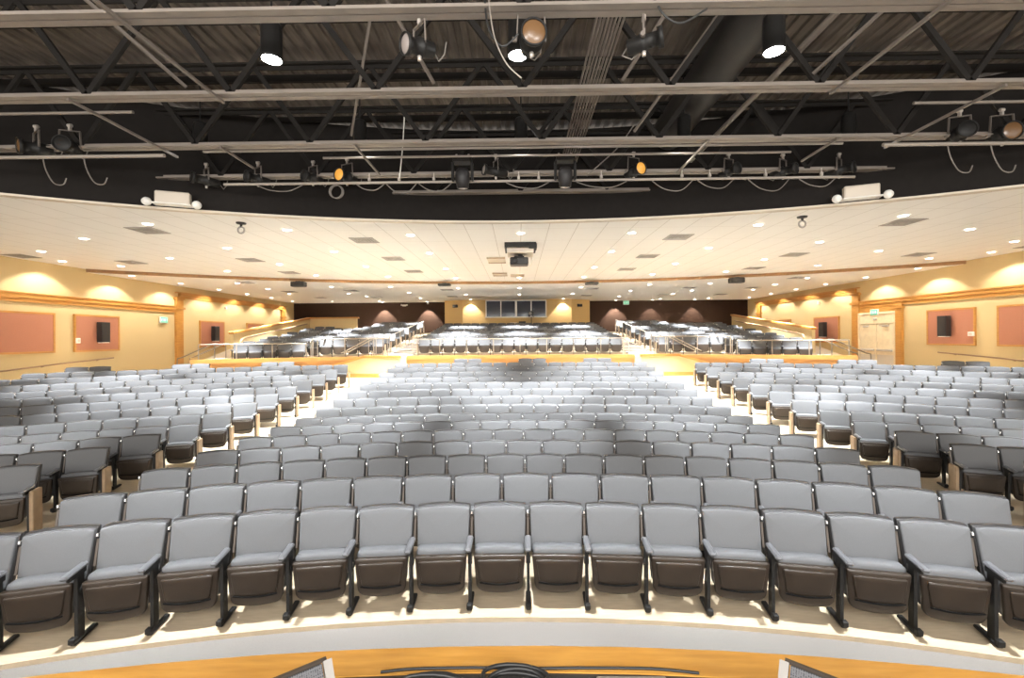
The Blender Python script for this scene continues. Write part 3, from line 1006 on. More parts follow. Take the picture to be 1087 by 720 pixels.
DL = None
def downlight(x, y, z, label, group, wash=0, col=HOUSE, energy=None):
    global DL
    if DL is None:
        t = thing('recessed_downlight', label, 'downlight', (x, y, z), group=group)
        MB().lathe([(.095, -.012), (.115, -.016), (.135, -.010), (.138, -.001)], n=20).build('trim_ring', [M['white']], t)
        l = MB().lathe([(.098, -.008), (.05, -.011), (0, -.012)], n=20).build('lens', [M['lens']], t); l['label'] = 'glowing lens'
        DL = t
    else:
        t = copy_tree(DL); t.location = (x, y, z)
        t['label'] = label; t['group'] = group
    return t

def side_of(x):
    return 'on the centre line' if x == 0 else ('left of centre' if x < 0 else 'right of centre')
cols_n = {0: '', 2.9: 'first', 5.8: 'second', 8.7: 'third', 11.6: 'fourth', 14.5: 'fifth', 14.6: 'fifth'}
ringn = lambda x, y: int(round((math.hypot(x, y - YC) - 22.1) / 2.78)) + 1
for x, y in LN:
    r = ringn(x, y)
    lab = f'glowing downlight in the tiled ceiling, {ORD[r]} ring, ' + ('on the centre line' if x == 0 else f'{cols_n[abs(x)]} {side_of(x)}')
    t = downlight(x, y, ZN - .001, lab, 'front ceiling downlights')
    lamp('downlight_beam', 'SPOT', (0, 0, -.05), E_DOWN * (.8 if abs(x) > 13 or 0 < abs(x) < 3.5 else 1), math.radians(40 if abs(x) > 13 else (84 if 0 < abs(x) < 3.5 else 58)), .6, rot=(math.radians(8 if abs(x) < 13 else 0), 0, -math.atan2(x, y - YC)), col=HOUSE, parent=t)
far_sorted = {}
for x, y in LF:
    far_sorted.setdefault(side_of(x), []).append((y, abs(x), x))
for sd, L_ in far_sorted.items():
    L_.sort()
    for i, (y, ax, x) in enumerate(L_):
        t = downlight(x, y, ZF - .001, f'glowing downlight in the rear ceiling, {sd}, {ORD[i + 1]} counting from the front', 'rear ceiling downlights')
        lamp('downlight_beam', 'SPOT', (0, 0, -.05), E_DOWN * (.85 if abs(x) > 11 else 1.0), math.radians(60 if abs(x) > 11 else 70), .7, col=HOUSE, parent=t)
for sx in (-1, 1):
    for i, y in enumerate(WASH):
        z = ZN if y < 17 else ZF
        t = downlight(sx * 15.62, y, z - .001, f'wall-wash downlight along the {"left" if sx < 0 else "right"} wall, {ORD[i + 1]} from the front', 'wall-wash downlights')
        lamp('wall_wash_beam', 'SPOT', (0, 0, -.05), E_WASH, math.radians(112), .35, rot=(0, -sx * math.radians(16), 0), col=WARM, rad=.05, parent=t)
BW = [(-9.8, YB - .55), (-6.6, YB - .55), (6.9, YB - .55), (9.5, YB - .55), (12.5, YB - .55), (-3.3, 30.12), (3.0, 30.12)]
for i, (x, y) in enumerate(BW):
    w = ['at the dark rear wall, second left of the booth', 'at the dark rear wall, beside the booth on its left', 'at the dark rear wall, beside the booth on its right', 'at the dark rear wall, second right of the booth', 'at the dark rear wall, third right of the booth', 'in front of the booth, left of its window', 'in front of the booth, right of its window'][i]
    t = downlight(x, y, ZF - .001, f'wall-wash downlight {w}', 'rear wall-wash downlights')
    lamp('wall_wash_beam', 'SPOT', (0, 0, -.05), E_WASH * (8, 8, 8, 3, 3, 1.2, 1.2)[i], math.radians(76 if i < 5 else 90), .35, rot=(math.radians(10), 0, 0), col=WARM, rad=.05, parent=t)
for o in list(sc.objects):
    if o.name.startswith('ceiling_can_light'):
        y = o.location.y
        e, tilt, size = (1900 if abs(o.location.x) < 4 else 350, 13, 50) if y < 4 else ((2100, 26, 37) if y < 6 else (2500, 19, 42))
        lamp('can_beam', 'SPOT', (0, 0, -.04), e, math.radians(size), 1.0 if y < 4 else .7, rot=(math.radians(tilt), 0, -math.asin(o.location.x / 19)), col=HOUSE, parent=o)

VT = None
def vent(x, y, z, label):
    global VT
    if VT is None:
        t = thing('ceiling_vent', label, 'air vent', (x, y, z), group='ceiling air vents')
        f = MB()
        for s in (-1, 1):
            f.box((s * .30, 0, -.008), (.05, .65, .014)); f.box((0, s * .30, -.008), (.55, .05, .014))
        f.build('frame', [M['vent']], t)
        g = MB()
        for k, w in enumerate((.24, .17, .10)):
            for s in (-1, 1):
                g.box((s * w, 0, -.010 - .004 * k), (.035, 2 * w + .035, .006), rx=0); g.box((0, s * w, -.010 - .004 * k), (2 * w - .035, .035, .006))
        g.box((0, 0, -.022), (.1, .1, .006))
        g.build('louvre', [M['vent']], t)
        MB().box((0, 0, -.003), (.56, .56, .004)).build('backing', [M['vent_dark']], t)
        VT = t
    else:
        t = copy_tree(VT); t.location = (x, y, z); t['label'] = label
VN = [(4.3, 12.15), (4.3, 15.0), (4.3, 17.9), (9.2, 10.8), (9.2, 15.0), (9.4, 17.95), (13.5, 15.2), (15.9, 13.9)]
for x, y in VN:
    n = {(4.3, 12.15): 'inner column, nearest the soffit', (4.3, 15.0): 'inner column, middle', (4.3, 17.9): 'inner column, by the fascia', (9.2, 10.8): 'outer column, nearest the soffit', (9.2, 15.0): 'outer column, middle', (9.4, 17.95): 'outer column, by the fascia', (13.5, 15.2): 'between the outer column and the wall', (15.9, 13.9): 'against the side wall'}[(x, y)]
    for s in (-1, 1):
        vent(s * x, y, ZN - .001, f'square air vent in the tiled ceiling, {"left" if s < 0 else "right"} {n}')
VF = [(3.9, 23.85), (9.1, 23.85), (4.2, 27.8), (9.0, 27.8), (12.6, 24.1), (12.6, 27.9), (12.5, 20.07)]
for x, y in VF:
    n = {(3.9, 23.85): 'inner front', (9.1, 23.85): 'middle front', (4.2, 27.8): 'inner rear', (9.0, 27.8): 'middle rear', (12.6, 24.1): 'outer front', (12.6, 27.9): 'outer rear', (12.5, 20.07): 'outermost, by the fascia'}[(x, y)]
    for s in (-1, 1):
        vent(s * x, y, ZF - .001, f'square air vent in the rear ceiling, {"left" if s < 0 else "right"} side, {n}')

for x, y, h, lab in ((-9.92, 19.75, .23, 'black box speaker under the rear ceiling, outer left'), (-3.55, 20.9, .12, 'flat black speaker under the rear ceiling, inner left'), (3.4, 20.9, .12, 'flat black speaker under the rear ceiling, inner right'), (9.6, 19.75, .23, 'black box speaker under the rear ceiling, outer right')):
    t = thing('ceiling_speaker', lab, 'speaker', (x, y, ZF), group='ceiling speakers')
    MB().box((0, 0, -h / 2 - .03), (.60, .36, h), bev=.03).build('cabinet', [M['speaker']], t)
    MB().box((0, -.183, -h / 2 - .03), (.54, .008, h - .05)).build('grille', [M['shell']], t)
    MB().box((0, 0, -.016), (.2, .2, .028)).build('bracket', [M['black']], t)

# projector on its ceiling lift
t = thing('projector_lift', 'ceiling projector lift with black frame and beige pan', 'projector lift', (0, 13.1, ZN))
f = MB()
f.box((0, -.48, -.07), (.90, .05, .14)); f.box((-.43, 0, -.07), (.05, .92, .14)); f.box((.43, .02, -.07), (.05, .92, .14)); f.box((.36, -.30, -.10), (.22, .42, .12))
f.build('frame', [M['black']], t)
MB().box((0, .05, -.20), (.76, .80, .14), bev=.01).build('pan', [M['beige']], t)
MB().cyl((0, 0, -.27), (0, 0, -.315), .07, n=14).build('column', [M['black']], t)
t = thing('projector', 'black projector hanging from the ceiling lift, lens toward the stage', 'projector', (-.04, 13.1, 4.60))
MB().box((0, 0, .12), (.54, .46, .22), bev=.03).build('body', [M['shell']], t)
MB().lathe([(.09, 0), (.085, .06), (.06, .06), (.055, .02)], (-.12, -.23, .12), (0, -1, 0), 18).build('lens', [M['black']], t)
MB().box((0, 0, .255), (.30, .25, .05), bev=.01).build('mount', [M['black']], t)
cable([(.30, 13.2, 4.91), (.36, 13.2, 4.75), (.30, 13.25, 4.62), (.24, 13.25, 4.72)], .010, 'cable_white', 'thin pale cable hanging beside the projector')
for x, y, sx_, sy, lab in ((-.82, 15.45, .62, 1.1, 'beige open ceiling panel left of the projector'), (-.84, 18.95, .62, .85, 'beige ceiling panel behind the projector, left of two'), (-.10, 19.35, .60, .6, 'beige ceiling panel behind the projector, right of two')):
    t = thing('ceiling_access_panel', lab, 'ceiling panel', (x, y, ZN), group='beige ceiling panels')
    MB().box((0, 0, -.012), (sx_, sy, .02)).build('panel', [M['beige']], t)
    f = MB()
    for s in (-1, 1):
        f.box((0, s * (sy / 2 - .08), -.03), (sx_, .16, .02))
    f.build('edge_strip', [M['panel_edge']], t)

# ------------------------------------------------------------------ side walls: panels, speakers, signs, door
def on_wall(side, y, z):
    """location and turn of a thing fixed to a side wall: local +x runs along the wall, local -y faces the hall"""
    return ((-HW if side == 'left' else HW), y, z), (PI / 2 if side == 'left' else -PI / 2)

def acoustic_panel(side, y0, y1, label, z0=2.06, z1=3.46):
    loc, rz = on_wall(side, (y0 + y1) / 2, (z0 + z1) / 2)
    t = thing('acoustic_panel', label, 'wall panel', loc, rz, 'rust acoustic panels')
    w, h = y1 - y0, z1 - z0
    MB().box((0, -.03, 0), (w - .06, .05, h - .06), bev=.01).build('fabric_face', [M['rust']], t)
    f = MB()
    for s in (-1, 1):
        f.box((s * (w / 2 - .03), -.035, 0), (.06, .065, h)); f.box((0, -.035, s * (h / 2 - .03)), (w - .12, .065, .06))
    f.build('frame', [M['oak']], t)
acoustic_panel('left', 13.35, 15.42, 'rust fabric panel in oak frame on the left wall, plain, nearest the stage')
acoustic_panel('left', 16.1, 17.95, 'rust fabric panel behind the front wall speaker on the left wall')
acoustic_panel('left', 22.55, 24.45, 'rust fabric panel behind the rear wall speaker on the left wall')
acoustic_panel('left', 26.5, 28.2, 'rust fabric panel half hidden by the sloping parapet on the left')
acoustic_panel('right', 13.45, 15.52, 'rust fabric panel in oak frame on the right wall, plain, nearest the stage')
acoustic_panel('right', 16.25, 18.15, 'rust fabric panel behind the front wall speaker on the right wall')
acoustic_panel('right', 23.05, 25.0, 'rust fabric panel behind the rear wall speaker on the right wall')
acoustic_panel('right', 27.1, 28.95, 'rust fabric panel half hidden by the sloping parapet on the right')

def wall_speaker(side, y, z, label, w=.36, h=.78):
    loc, rz = on_wall(side, y, z)
    t = thing('wall_speaker', label, 'speaker', loc, rz, 'black wall speakers')
    c = MB().prism([(-w / 2, -.34), (w / 2, -.34), (w / 2 - .05, -.10), (-w / 2 + .05, -.10)], 'z', -h / 2, h / 2)
    c.build('cabinet', [M['speaker']], t)
    MB().box((0, -.345, .0), (w - .04, .012, h - .05), bev=.004).build('grille', [M['shell']], t)
    b = MB().box((0, -.075, 0), (.12, .05, .3)); b.box((0, -.25, -h / 2 - .015), (.30, .16, .025))
    b.build('bracket', [M['white']], t)
    return t
wall_speaker('left', 17.05, 2.80, 'black wall speaker on the front rust panel of the left wall')
wall_speaker('left', 23.45, 2.80, 'black wall speaker on the rear rust panel of the left wall')
wall_speaker('right', 17.22, 2.80, 'black wall speaker on the front rust panel of the right wall')
wall_speaker('right', 24.0, 2.78, 'black wall speaker on the rear rust panel of the right wall')

def wall_box(side, y, z, w, h, name, label, cat, m='white', d=.05, off=.065):
    loc, rz = on_wall(side, y, z)
    t = thing(name, label, cat, loc, rz, 'small wall boxes')
    MB().box((0, -off - d / 2, 0), (w, d, h), bev=.012).build('cover', [M[m]], t)
    MB().box((0, -off - d - .004, 0), (w * .55, .008, h * .45), bev=.003).build('faceplate', [M['beige']], t)
    MB().box((0, -off / 2, 0), (w * .6, off, h * .6)).build('back_box', [M['beige']], t)
wall_box('left', 16.2, 2.48, .16, .2, 'wall_outlet_box', 'small white box on the edge of the left front rust panel', 'wall box')
wall_box('right', 16.36, 2.49, .22, .16, 'wall_outlet_box', 'small white box at the edge of the right front rust panel', 'wall box')
wall_box('left', 23.85, 2.88, .16, .18, 'wall_outlet_box', 'small white box beside the rear speaker on the left wall', 'wall box')
wall_box('right', 24.45, 2.88, .16, .18, 'wall_outlet_box', 'small white box beside the rear speaker on the right wall', 'wall box')
wall_box('left', 24.6, 4.25, .14, .14, 'wall_sensor', 'small white sensor high on the left wall under the oak moulding', 'sensor', off=.02)
wall_box('right', 24.6, 4.25, .14, .14, 'wall_sensor', 'small white sensor high on the right wall under the oak moulding', 'sensor', off=.02)


def letters(mb, text, w, h, z, y, th, x0):
    """block capitals from bars"""
    G = {'E': [(0, 0, 0, 1), (0, 1, 1, 1), (0, .5, .8, .5), (0, 0, 1, 0)], 'X': [(0, 0, 1, 1), (0, 1, 1, 0)], 'I': [(.5, 0, .5, 1)], 'T': [(0, 1, 1, 1), (.5, 0, .5, 1)]}
    for i, ch in enumerate(text):
        for (a, b, c, d) in G[ch]:
            x = x0 + i * w * 1.45
            mb.bar((x + a * w, y, z + b * h), (x + c * w, y, z + d * h + (1e-4 if (a, b) == (c, d) else 0)), th, .008)

def exit_sign(loc, rz, label):
    t = thing('exit_sign', label, 'exit sign', loc, rz, 'exit signs')
    MB().box((0, -.06, 0), (.44, .07, .28), bev=.012).build('housing', [M['white']], t)
    MB().box((0, -.10, 0), (.40, .012, .24)).build('face', [M['exit']], t)
    mb = MB(); letters(mb, 'EXIT', .06, .13, -.065, -.110, .02, -.155)
    mb.build('lettering', [M['exit_letter']], t)
    MB().box((0, -.015, 0), (.14, .03, .14)).build('mount', [M['beige']], t)
loc, rz = on_wall('left', 20.2, 3.40); exit_sign(loc, rz, 'green lit exit sign on the left wall beside the oak pilaster')
loc, rz = on_wall('right', 20.72, 3.52); loc = (loc[0] - .03, loc[1], loc[2]); exit_sign(loc, rz, 'green lit exit sign over the double door on the right wall')
exit_sign((7.74, YB - .005, 4.93), 0, 'small green exit sign on the dark rear wall right of the booth')
t = thing('emergency_lamp', 'small lamp under the exit sign above the right double door', 'emergency lamp', (HW - .03, 20.70, 3.22), -PI / 2)
MB().box((0, -.05, 0), (.18, .1, .12), bev=.02).build('housing', [M['beige']], t)
MB().lathe([(.06, 0), (.05, .03), (0, .04)], (0, -.10, -.01), (0, -1, -.4), 14).build('lens', [M['white']], t)
for x, lab in ((-8.36, 'small twin-headed emergency light high on the dark rear wall'),):
    t = thing('emergency_light', lab, 'emergency light', (x, YB, 4.86))
    MB().box((0, -.06, 0), (.26, .1, .12), bev=.015).build('housing', [M['white']], t)
    for s in (-1, 1):
        MB().lathe([(0, .03), (.05, .02), (.06, 0), (0, -.05)], (s * .2, -.08, .03), (0, -1, -.2), 12).build('lamp_head', [M['white']], t)
        MB().cyl((s * .1, -.06, .03), (s * .2, -.06, .03), .015, n=8).build('mount_arm', [M['beige']], t)
t = thing('security_camera', 'white camera on the dark rear wall near the booth corner', 'camera', (-6.64, YB, 5.0))
MB().box((0, -.12, 0), (.12, .2, .11), bev=.02).build('body', [M['white']], t)
MB().cyl((0, -.22, 0), (0, -.235, 0), .035, n=12).build('lens', [M['black']], t)
MB().box((0, -.015, .03), (.1, .03, .1)).build('mount', [M['white']], t)

# double door in the right wall
d = bpy.data.objects.new('door_1', None); d.location = (HW, 20.66, .86); d.rotation_euler = (0, 0, -PI / 2); link(d); d['kind'] = 'structure'
f = MB()
for s in (-1, 1):
    f.box((s * 1.02, -.05, 1.30), (.09, .10, 2.60))
f.box((0, -.05, 2.62), (2.13, .10, .09)); f.box((0, -.05, 2.17), (1.96, .10, .08)); f.box((0, -.045, 1.07), (.05, .09, 2.13))
f.build('door_frame', [M['door']], d)
MB().box((0, -.035, 2.395), (1.94, .05, .37)).build('transom_panel', [M['door']], d)
for s in (-1, 1):
    lf = MB().box((s * .50, -.045, 1.06), (.94, .055, 2.10), bev=.006).build('door_leaf', [M['door']], d)
    MB().box((s * .50, -.115, .92), (.86, .05, .09), bev=.01).build('push_bar', [M['alum']], lf)
    MB().box((s * .50, -.076, .40), (.88, .006, .62)).build('kick_plate', [M['beige']], lf)
    c = MB().box((s * .56, -.11, 2.02), (.30, .07, .08), bev=.01); c.bar((s * .50, -.13, 2.04), (s * .30, -.19, 2.05), .03, .015)
    c.build('door_closer', [M['alum']], lf)
mb = MB(); mb.box((HW - .05, 19.47, 2.42), (.10, .40, 3.3)); mb.box((HW - .07, 19.47, 4.02), (.14, .5, .10)); mb.box((HW - .075, 19.47, 3.66), (.15, .5, .08))
struct(mb.build('trim_pilaster_door', [M['oak']]))
mb = MB(); mb.box((HW - .02, 20.66, 3.68), (.04, 2.1, .34)); struct(mb.build('trim_door_head', [M['oak']]))

# handrails along the side walls
def rail(name, pts, r, m, label, posts=(), feet=None, grp=None, cat='handrail'):
    """a handrail thing: a tube with upright posts (x, y, z_bottom, z_top)"""
    t = thing(name, label, cat, pts[0] if not posts else (posts[0][0], posts[0][1], posts[0][2]), 0, grp)
    o0 = t.location.copy()
    MB().tube([Vector(p) - o0 for p in pts], r, 10).build('rail', [M[m]], t)
    for p in posts:
        mb = MB().cyl(Vector((p[0], p[1], p[2])) - o0, Vector((p[0], p[1], p[3])) - o0, r * .85, n=10)
        mb.cyl(Vector((p[0], p[1], p[2])) - o0, Vector((p[0], p[1], p[2] + .02)) - o0, r * 2, n=12)
        mb.build('post', [M[m]], t)
    return t
for s, sd in ((-1, 'left'), (1, 'right')):
    x = s * 16.38
    t = rail('handrail', [(x, 12.0, 1.42), (x, 13.5, 1.52), (x, 15.5, 1.66), (x, 17.6, 1.78)], .028, 'rail_dark', f'dark handrail sloping along the {sd} wall below the rust panels', grp='wall handrails')
    o0 = t.location
    for y, z in ((13.0, 1.487), (15.0, 1.625), (17.0, 1.746)):
        MB().cyl((s * .12, y - o0.y, z - o0.z - .05), (0, y - o0.y, z - o0.z - .02), .012, n=8).build('bracket', [M['rail_dark']], t)

# ------------------------------------------------------------------ raised tier: rails, stairs, parapets
def rail_arc(x0, x1, R, h, n, label, m='rail', mid=True):
    a0, a1 = math.asin(x0 / R), math.asin(x1 / R)
    P = [(R * math.sin(a0 + (a1 - a0) * i / 16), R * math.cos(a0 + (a1 - a0) * i / 16) + YC) for i in range(17)]
    posts = []
    for i in range(n):
        a = a0 + (a1 - a0) * i / (n - 1)
        posts.append((R * math.sin(a), R * math.cos(a) + YC, ZU, ZU + h))
    t = rail('tier_railing', [(x, y, ZU + h) for x, y in P], .024, m, label, posts, grp='raised tier railings', cat='railing')
    return t
RR = RP + .22
rail_arc(-5.0, 5.0, RR, .80, 9, 'pale metal railing along the front of the raised centre block')
rail_arc(-9.2, -6.6, RR, .86, 3, 'pale metal railing before the raised left block, next to its stair')
rail_arc(6.6, 9.2, RR, .86, 3, 'pale metal railing before the raised right block, next to its stair')
rail_arc(-13.2, -9.45, RR, .66, 4, 'low railing before the outer raised seats on the left')
rail_arc(9.45, 13.2, RR, .66, 4, 'low railing before the outer raised seats on the right')
for s, sd in ((-1, 'left'), (1, 'right')):
    # short gate rails between the inner and outer seats
    for j, dx in enumerate((0, .26)):
        x = s * (9.05 + dx)
        y0 = math.sqrt(RR ** 2 - x * x) + YC
        rail('gate_rail', [(x, y0 + .05, ZU + .70), (x, y0 + .1, ZU + .86 - .06 * j), (x - s * .10, y0 + .9, ZU + .92)], .022, 'rail', f'short slanted rail between inner and outer raised seats, {sd}, {"inner" if j == 0 else "outer"} one',
             [(x, y0 + .1, ZU, ZU + .84 - .06 * j)], grp='gate rails')
    # stair flight that climbs along the tier toward the centre, with its parapet
    mb = MB()
    yb0 = math.sqrt(RP ** 2 - 5.9 ** 2) + YC
    ya, yb_ = yb0 - .95, yb0 - .02
    mb.box((s * 5.95, (ya + yb_) / 2, (.75 + ZU) / 2), (1.5, yb_ - ya, ZU - .75))
    for k in range(4):
        x0 = 6.7 + .29 * k; z = ZU - .165 * (k + 1)
        yb_k = math.sqrt(RP ** 2 - (x0 + .3) ** 2) + YC - .13
        mb.box((s * (x0 + .145), (ya + yb_k) / 2, (.75 + z) / 2), (.29, yb_k - ya, z - .75))
    struct(mb.build('stair_flight_' + sd, [M['stair']]))
    mb = MB()
    poly = [(5.2, .74), (8.0, .74), (8.0, 1.28), (6.75, ZU + .02), (5.2, ZU + .02)]
    mb.prism([(s * a, b) for a, b in poly], 'y', ya - .12, ya - .01)
    struct(mb.build('wall_parapet_' + sd, [M['wall']]))
    mb = MB()
    mb.bar((s * 5.15, ya - .07, ZU + .06), (s * 6.78, ya - .07, ZU + .06), .22, .10)
    mb.bar((s * 6.74, ya - .07, ZU + .07), (s * 8.05, ya - .07, 1.32), .22, .10)
    mb.box((s * 6.6, ya - .135, .86), (2.8, .03, .20))
    struct(mb.build('trim_parapet_' + sd, [M['oak']]))
    for j, dy in enumerate((.12, .78)):
        y = ya + dy
        rail('stair_rail', [(s * 5.9, y, ZU + .86), (s * 6.6, y, ZU + .86), (s * 7.75, y, ZU + .26), (s * 7.85, y, ZU + .22)], .022, 'rail', f'sloping stair handrail up to the {sd} upper aisle, {"front" if j == 0 else "rear"} one',
             [(s * 6.0, y, ZU, ZU + .86), (s * 6.62, y, ZU, ZU + .86)], grp='stair handrails')
    # steps of the upper aisle
    mb = MB()
    for i in range(17):
        R_ = RP + .75 + .46 * i; z = ZU + .06 * (i + 1)
        a0, a1 = math.asin(5.12 / R_), math.asin(6.22 / R_)
        if s < 0:
            a0, a1 = -a1, -a0
        arc_wall(mb, R_, R_ + .5, a0, a1, z - .14, z + .004, 4)
        arc_wall(mb, R_ - .012, R_ - .001, a0, a1, z - .07, z - .002, 4, mi=1)  # dark strip on each riser, its shade put into the colour
    struct(mb.build('stair_aisle_' + sd, [M['stair'], M['riser_shade']]))
    # aisle handrail on the outer side of the upper aisle
    P, posts = [], []
    for i in range(9):
        R_ = RP + 1.1 + .9381 * i; a = math.asin(s * 6.25 / R_); z = ZU + .12 * i
        P.append((R_ * math.sin(a), R_ * math.cos(a) + YC, z + .98))
        if i % 2 == 0:
            posts.append((R_ * math.sin(a), R_ * math.cos(a) + YC, z - .02, z + .98))
    rail('aisle_rail', P, .022, 'rail', f'long handrail climbing the {sd} upper aisle', posts, grp='upper aisle handrails')
    # sloping parapet beside the side ramp, oak capped, with a rail on its inner face
    y0, y1 = 20.35, 27.9
    mb = MB(); mb.prism([(y0, .8), (y1, .8), (y1, 3.72), (y0, 2.74)], 'x', s * 13.36 - .08, s * 13.36 + .08)
    if s < 0:
        mb.box((-11.8, 27.98, 2.3), (3.0, .16, 2.9))
    struct(mb.build('wall_ramp_' + sd, [M['wall']]))
    mb = MB(); mb.bar((s * 13.36, y0 - .05, 2.78), (s * 13.36, y1 + .08, 3.78), .24, .10)
    if s < 0:
        mb.box((-11.75, 27.98, 3.79), (3.1, .24, .09))
    struct(mb.build('trim_ramp_' + sd, [M['oak']]))
    P = [(s * 13.18, 20.75, 2.12), (s * 13.18, 20.72, 2.40), (s * 13.18, 20.85, 2.52), (s * 13.18, 21.1, 2.57), (s * 13.18, 24.0, 2.96), (s * 13.18, 27.3, 3.40)]
    t = rail('ramp_rail', P, .035, 'rail_dark', f'dark bent handrail on the inner face of the {sd} sloping parapet', [(s * 13.18, 20.75, ZU, 2.14)], grp='ramp handrails')
    # stair rails down to the cross aisle by the wall
    for j, dy in enumerate((0, .75)):
        y = 19.75 + dy - .45
        rail('side_stair_rail', [(s * 13.3, y, 2.30), (s * 13.5, y, 2.30), (s * 14.9, y, 1.70), (s * 15.1, y, 1.66), (s * 15.12, y, 1.45)], .028, 'rail', f'sloping handrail of the side stair by the {sd} wall, {"front" if j == 0 else "rear"} one',
             [(s * 13.45, y, .8, 2.30), (s * 15.12, y, .8, 1.5)], grp='side stair handrails')
    mb = MB()
    for k in range(5):
        x0 = 13.45 + .3 * k; z = ZU - .155 * k
        mb.box((s * (x0 + .15), 19.72, (.78 + z) / 2), (.30, 1.1, z - .78))
    struct(mb.build('stair_side_' + sd, [M['stair']]))

# booth window, four dark panes in a white frame
w = bpy.data.objects.new('window_1', None); w.location = (-.22, 30.45, 4.44); link(w); w['kind'] = 'structure'
f = MB()
for x in (-2.06, -1.04, .0, 1.04, 2.06):
    f.box((x, -.03, 0), (.14 if x == 0 else .07, .06, 1.14))
f.box((0, -.03, .57), (4.19, .06, .07)); f.box((0, -.035, -.57), (4.25, .09, .08))
f.build('window_frame', [M['trim_white']], w)
for i, x in enumerate((-1.55, -.53, .53, 1.55)):
    MB().box((x, -.012, 0), (.96, .016, 1.08)).build('pane', [M['glass']], w)
for x, lab in ((-4.35, 'small dark speaker on the booth left splay'), (4.1, 'small dark speaker on the booth right splay')):
    t = thing('booth_speaker', lab, 'speaker', (x, 30.67 if x < 0 else 30.70, 4.66), -.478 if x < 0 else .478, 'booth speakers')
    MB().box((0, -.16, 0), (.34, .18, .20), bev=.02).build('cabinet', [M['speaker']], t)
    MB().box((0, -.254, 0), (.30, .008, .16)).build('grille', [M['shell']], t)
    MB().box((0, -.055, 0), (.08, .07, .08)).build('bracket', [M['black']], t)
zt = ZU + .12 * 9
t = thing('followspot', 'black followspot on a tripod in front of the booth window', 'followspot', (.82, 30.0, zt))
MB().lathe([(0, -.28), (.13, -.27), (.15, -.1), (.12, .05), (.12, .25), (.15, .30), (.12, .31), (0, .30)], (0, 0, 1.42), (-.25, -1, -.15), 18).build('body', [M['black']], t)
MB().lathe([(.11, .312), (.05, .32), (0, .322)], (0, 0, 1.42), (-.25, -1, -.15), 18).build('lens', [M['lamp_glass']], t)
y = MB()
for s in (-1, 1):
    y.bar((s * .17, 0, 1.15), (s * .17, 0, 1.45), .04, .02)
y.bar((-.18, 0, 1.15), (.18, 0, 1.15), .04, .02); y.build('yoke', [M['black']], t)
MB().cyl((0, 0, .35), (0, 0, 1.15), .025, n=10).build('pole', [M['black']], t)
for k in range(3):
    a = 2 * PI * k / 3 + .5
    MB().bar((0, 0, .45), (.32 * math.cos(a), .32 * math.sin(a), .01), .03, .03).build('leg', [M['black']], t)
t = thing('equipment_case', 'dark equipment case below the booth window', 'equipment case', (.2, 30.15, zt), 0, 'cases by the booth')
MB().box((0, 0, .42), (.46, .36, .82), bev=.02).build('body', [M['shell']], t)
MB().box((0, 0, .845), (.47, .37, .03)).build('lid', [M['black']], t)
for s in (-1, 1):
    MB().box((s * .15, -.19, .5), (.1, .02, .04)).build('latch', [M['alum']], t)
t = thing('equipment_case', 'pale equipment case below the booth window, left of the dark one', 'equipment case', (-.38, 30.15, zt), 0, 'cases by the booth')
MB().box((0, 0, .38), (.50, .36, .74), bev=.02).build('body', [M['beige']], t)
MB().box((0, 0, .765), (.51, .37, .03)).build('lid', [M['white']], t)
for s in (-1, 1):
    MB().box((s * .15, -.19, .5), (.1, .02, .04)).build('latch', [M['alum']], t)

# ------------------------------------------------------------------ stage edge: wedge monitors, cables, floor pocket
def wedge(corner, rz, right_corner, label):
    t = thing('stage_monitor', label, 'stage monitor', (corner[0], corner[1], 1.0), rz, 'stage monitors')
    L = .62
    xs = (-L, 0) if right_corner else (0, L)
    prof = [(0, .25), (-.20, .03), (-.20, 0), (.16, 0), (.16, .08), (.012, .25)]      # y, z
    MB().prism(prof, 'x', xs[0] + .02, xs[1] - .02).build('cabinet', [M['speaker']], t)
    n = Vector((0, -.22, .20)).normalized()
    g = MB(); o = n * .006
    def q(x, u):
        return Vector((x, -.20 * u, .25 - .22 * u))
    a = [q(xs[0] + .02, .02), q(xs[1] - .02, .02), q(xs[1] - .02, .97), q(xs[0] + .02, .97)]
    g.add([p + n * .004 for p in a] + [p + n * .012 for p in a], [(3, 2, 1, 0), (4, 5, 6, 7), (0, 1, 5, 4), (1, 2, 6, 5), (2, 3, 7, 6), (3, 0, 4, 7)])
    g.build('grille', [M['grille']], t)
    for x in xs:
        MB().bar(q(x, .0) + n * .006, q(x, 1.0) + n * .006, .03, .03).build('side_trim', [M['vent']], t)
    MB().bar(q(xs[0], 0) + Vector((0, .006, .004)), q(xs[1], 0) + Vector((0, .006, .004)), .014, .012).build('top_edge', [M['column']], t)
wedge((-.83, 1.70), math.radians(37), True, 'stage monitor with perforated grey grille at the stage edge, left')
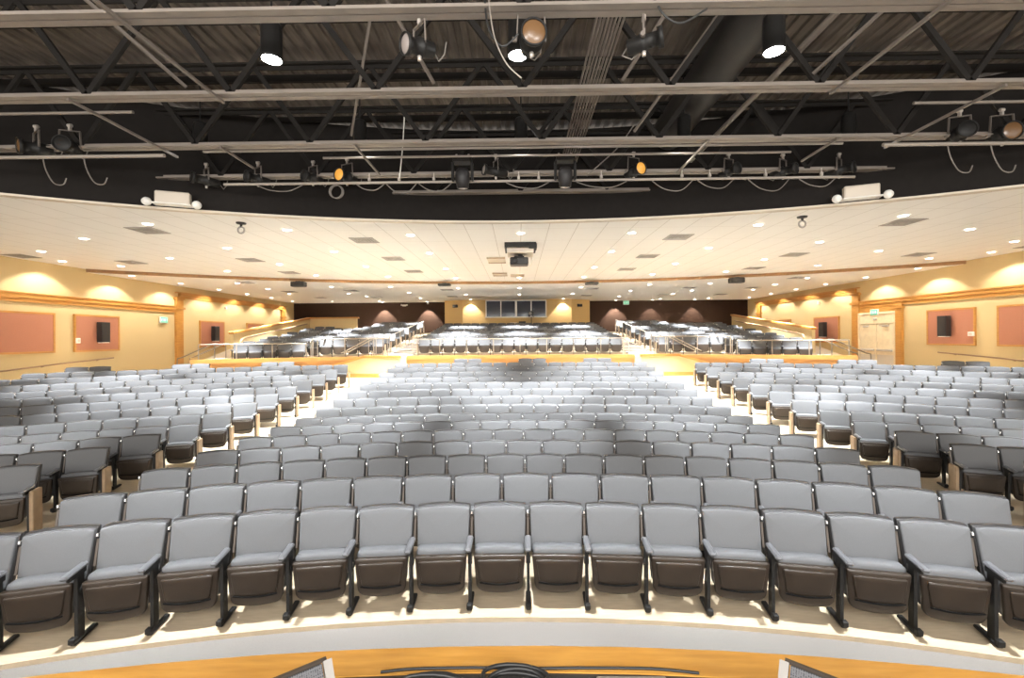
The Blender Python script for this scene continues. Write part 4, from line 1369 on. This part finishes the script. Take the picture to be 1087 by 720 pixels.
wedge((.925, 1.70), math.radians(-38), False, 'stage monitor with perforated grey grille at the stage edge, right')

def coil(x, y, r, n, label):
    P = []
    for i in range(n * 20 + 1):
        a = 2 * PI * i / 20; k = i / 20
        P.append((x + (r + .012 * math.sin(k * 2.3)) * math.cos(a) * 1.1, y + (r * .62 + .01 * math.cos(k * 1.7)) * math.sin(a), 1.012 + .013 * k + .006 * math.sin(a * 1.5)))
    o = MB().tube(P, .0085, 7).build('cable_coil', [M['cable']]); tag(o, label, 'cable coil', 'coils on the stage edge')
coil(-.10, 1.87, .12, 4, 'coil of black cable heaped at the middle of the stage edge')
coil(-.46, 1.84, .15, 2, 'flatter coil of black cable left of the heaped coil')
cable([(-.70, 1.95, 1.017), (-.55, 1.97, 1.017), (-.25, 1.978, 1.017), (.0, 1.975, 1.017), (.2, 1.978, 1.017), (.5, 1.975, 1.017), (.70, 1.95, 1.017)], .006, 'cable', 'black cable lying along the stage edge behind the coils')
t = thing('floor_pocket', 'grey metal floor pocket plate at the stage edge right of the coils', 'floor pocket', (.40, 1.86, 1.0))
MB().box((0, 0, .006), (.30, .16, .012), bev=.003).build('plate', [M['pipe']], t)
MB().box((0, -.01, .016), (.22, .09, .008), bev=.002).build('lid', [M['alum']], t)

# ------------------------------------------------------------------ light
# fill lamps added behind the camera to brighten ceiling and seat fronts, fixtures unseen
for x, y, z, e, rx in ((-4.5, -5, 4.6, 260, 84), (4.5, -5, 4.6, 260, 84), (0, -4, 6.2, 150, 72)):
    lamp('stage_side_fill', 'AREA', (x, y, z), e, (3.5, 1.6), 0, rot=(math.radians(rx), 0, 0), col=(1, .97, .92))
W = bpy.data.worlds.new('ambient_fill'); sc.world = W; W.use_nodes = True  # even background glow added as fill through the open stage side
W.node_tree.nodes['Background'].inputs[0].default_value = (1, .97, .93, 1)
W.node_tree.nodes['Background'].inputs[1].default_value = 1.3
sc.view_settings.exposure = 1.08
sc.cycles.use_light_tree = True
sc.cycles.max_bounces = 8; sc.cycles.diffuse_bounces = 6
sc.cycles.sample_clamp_indirect = 6
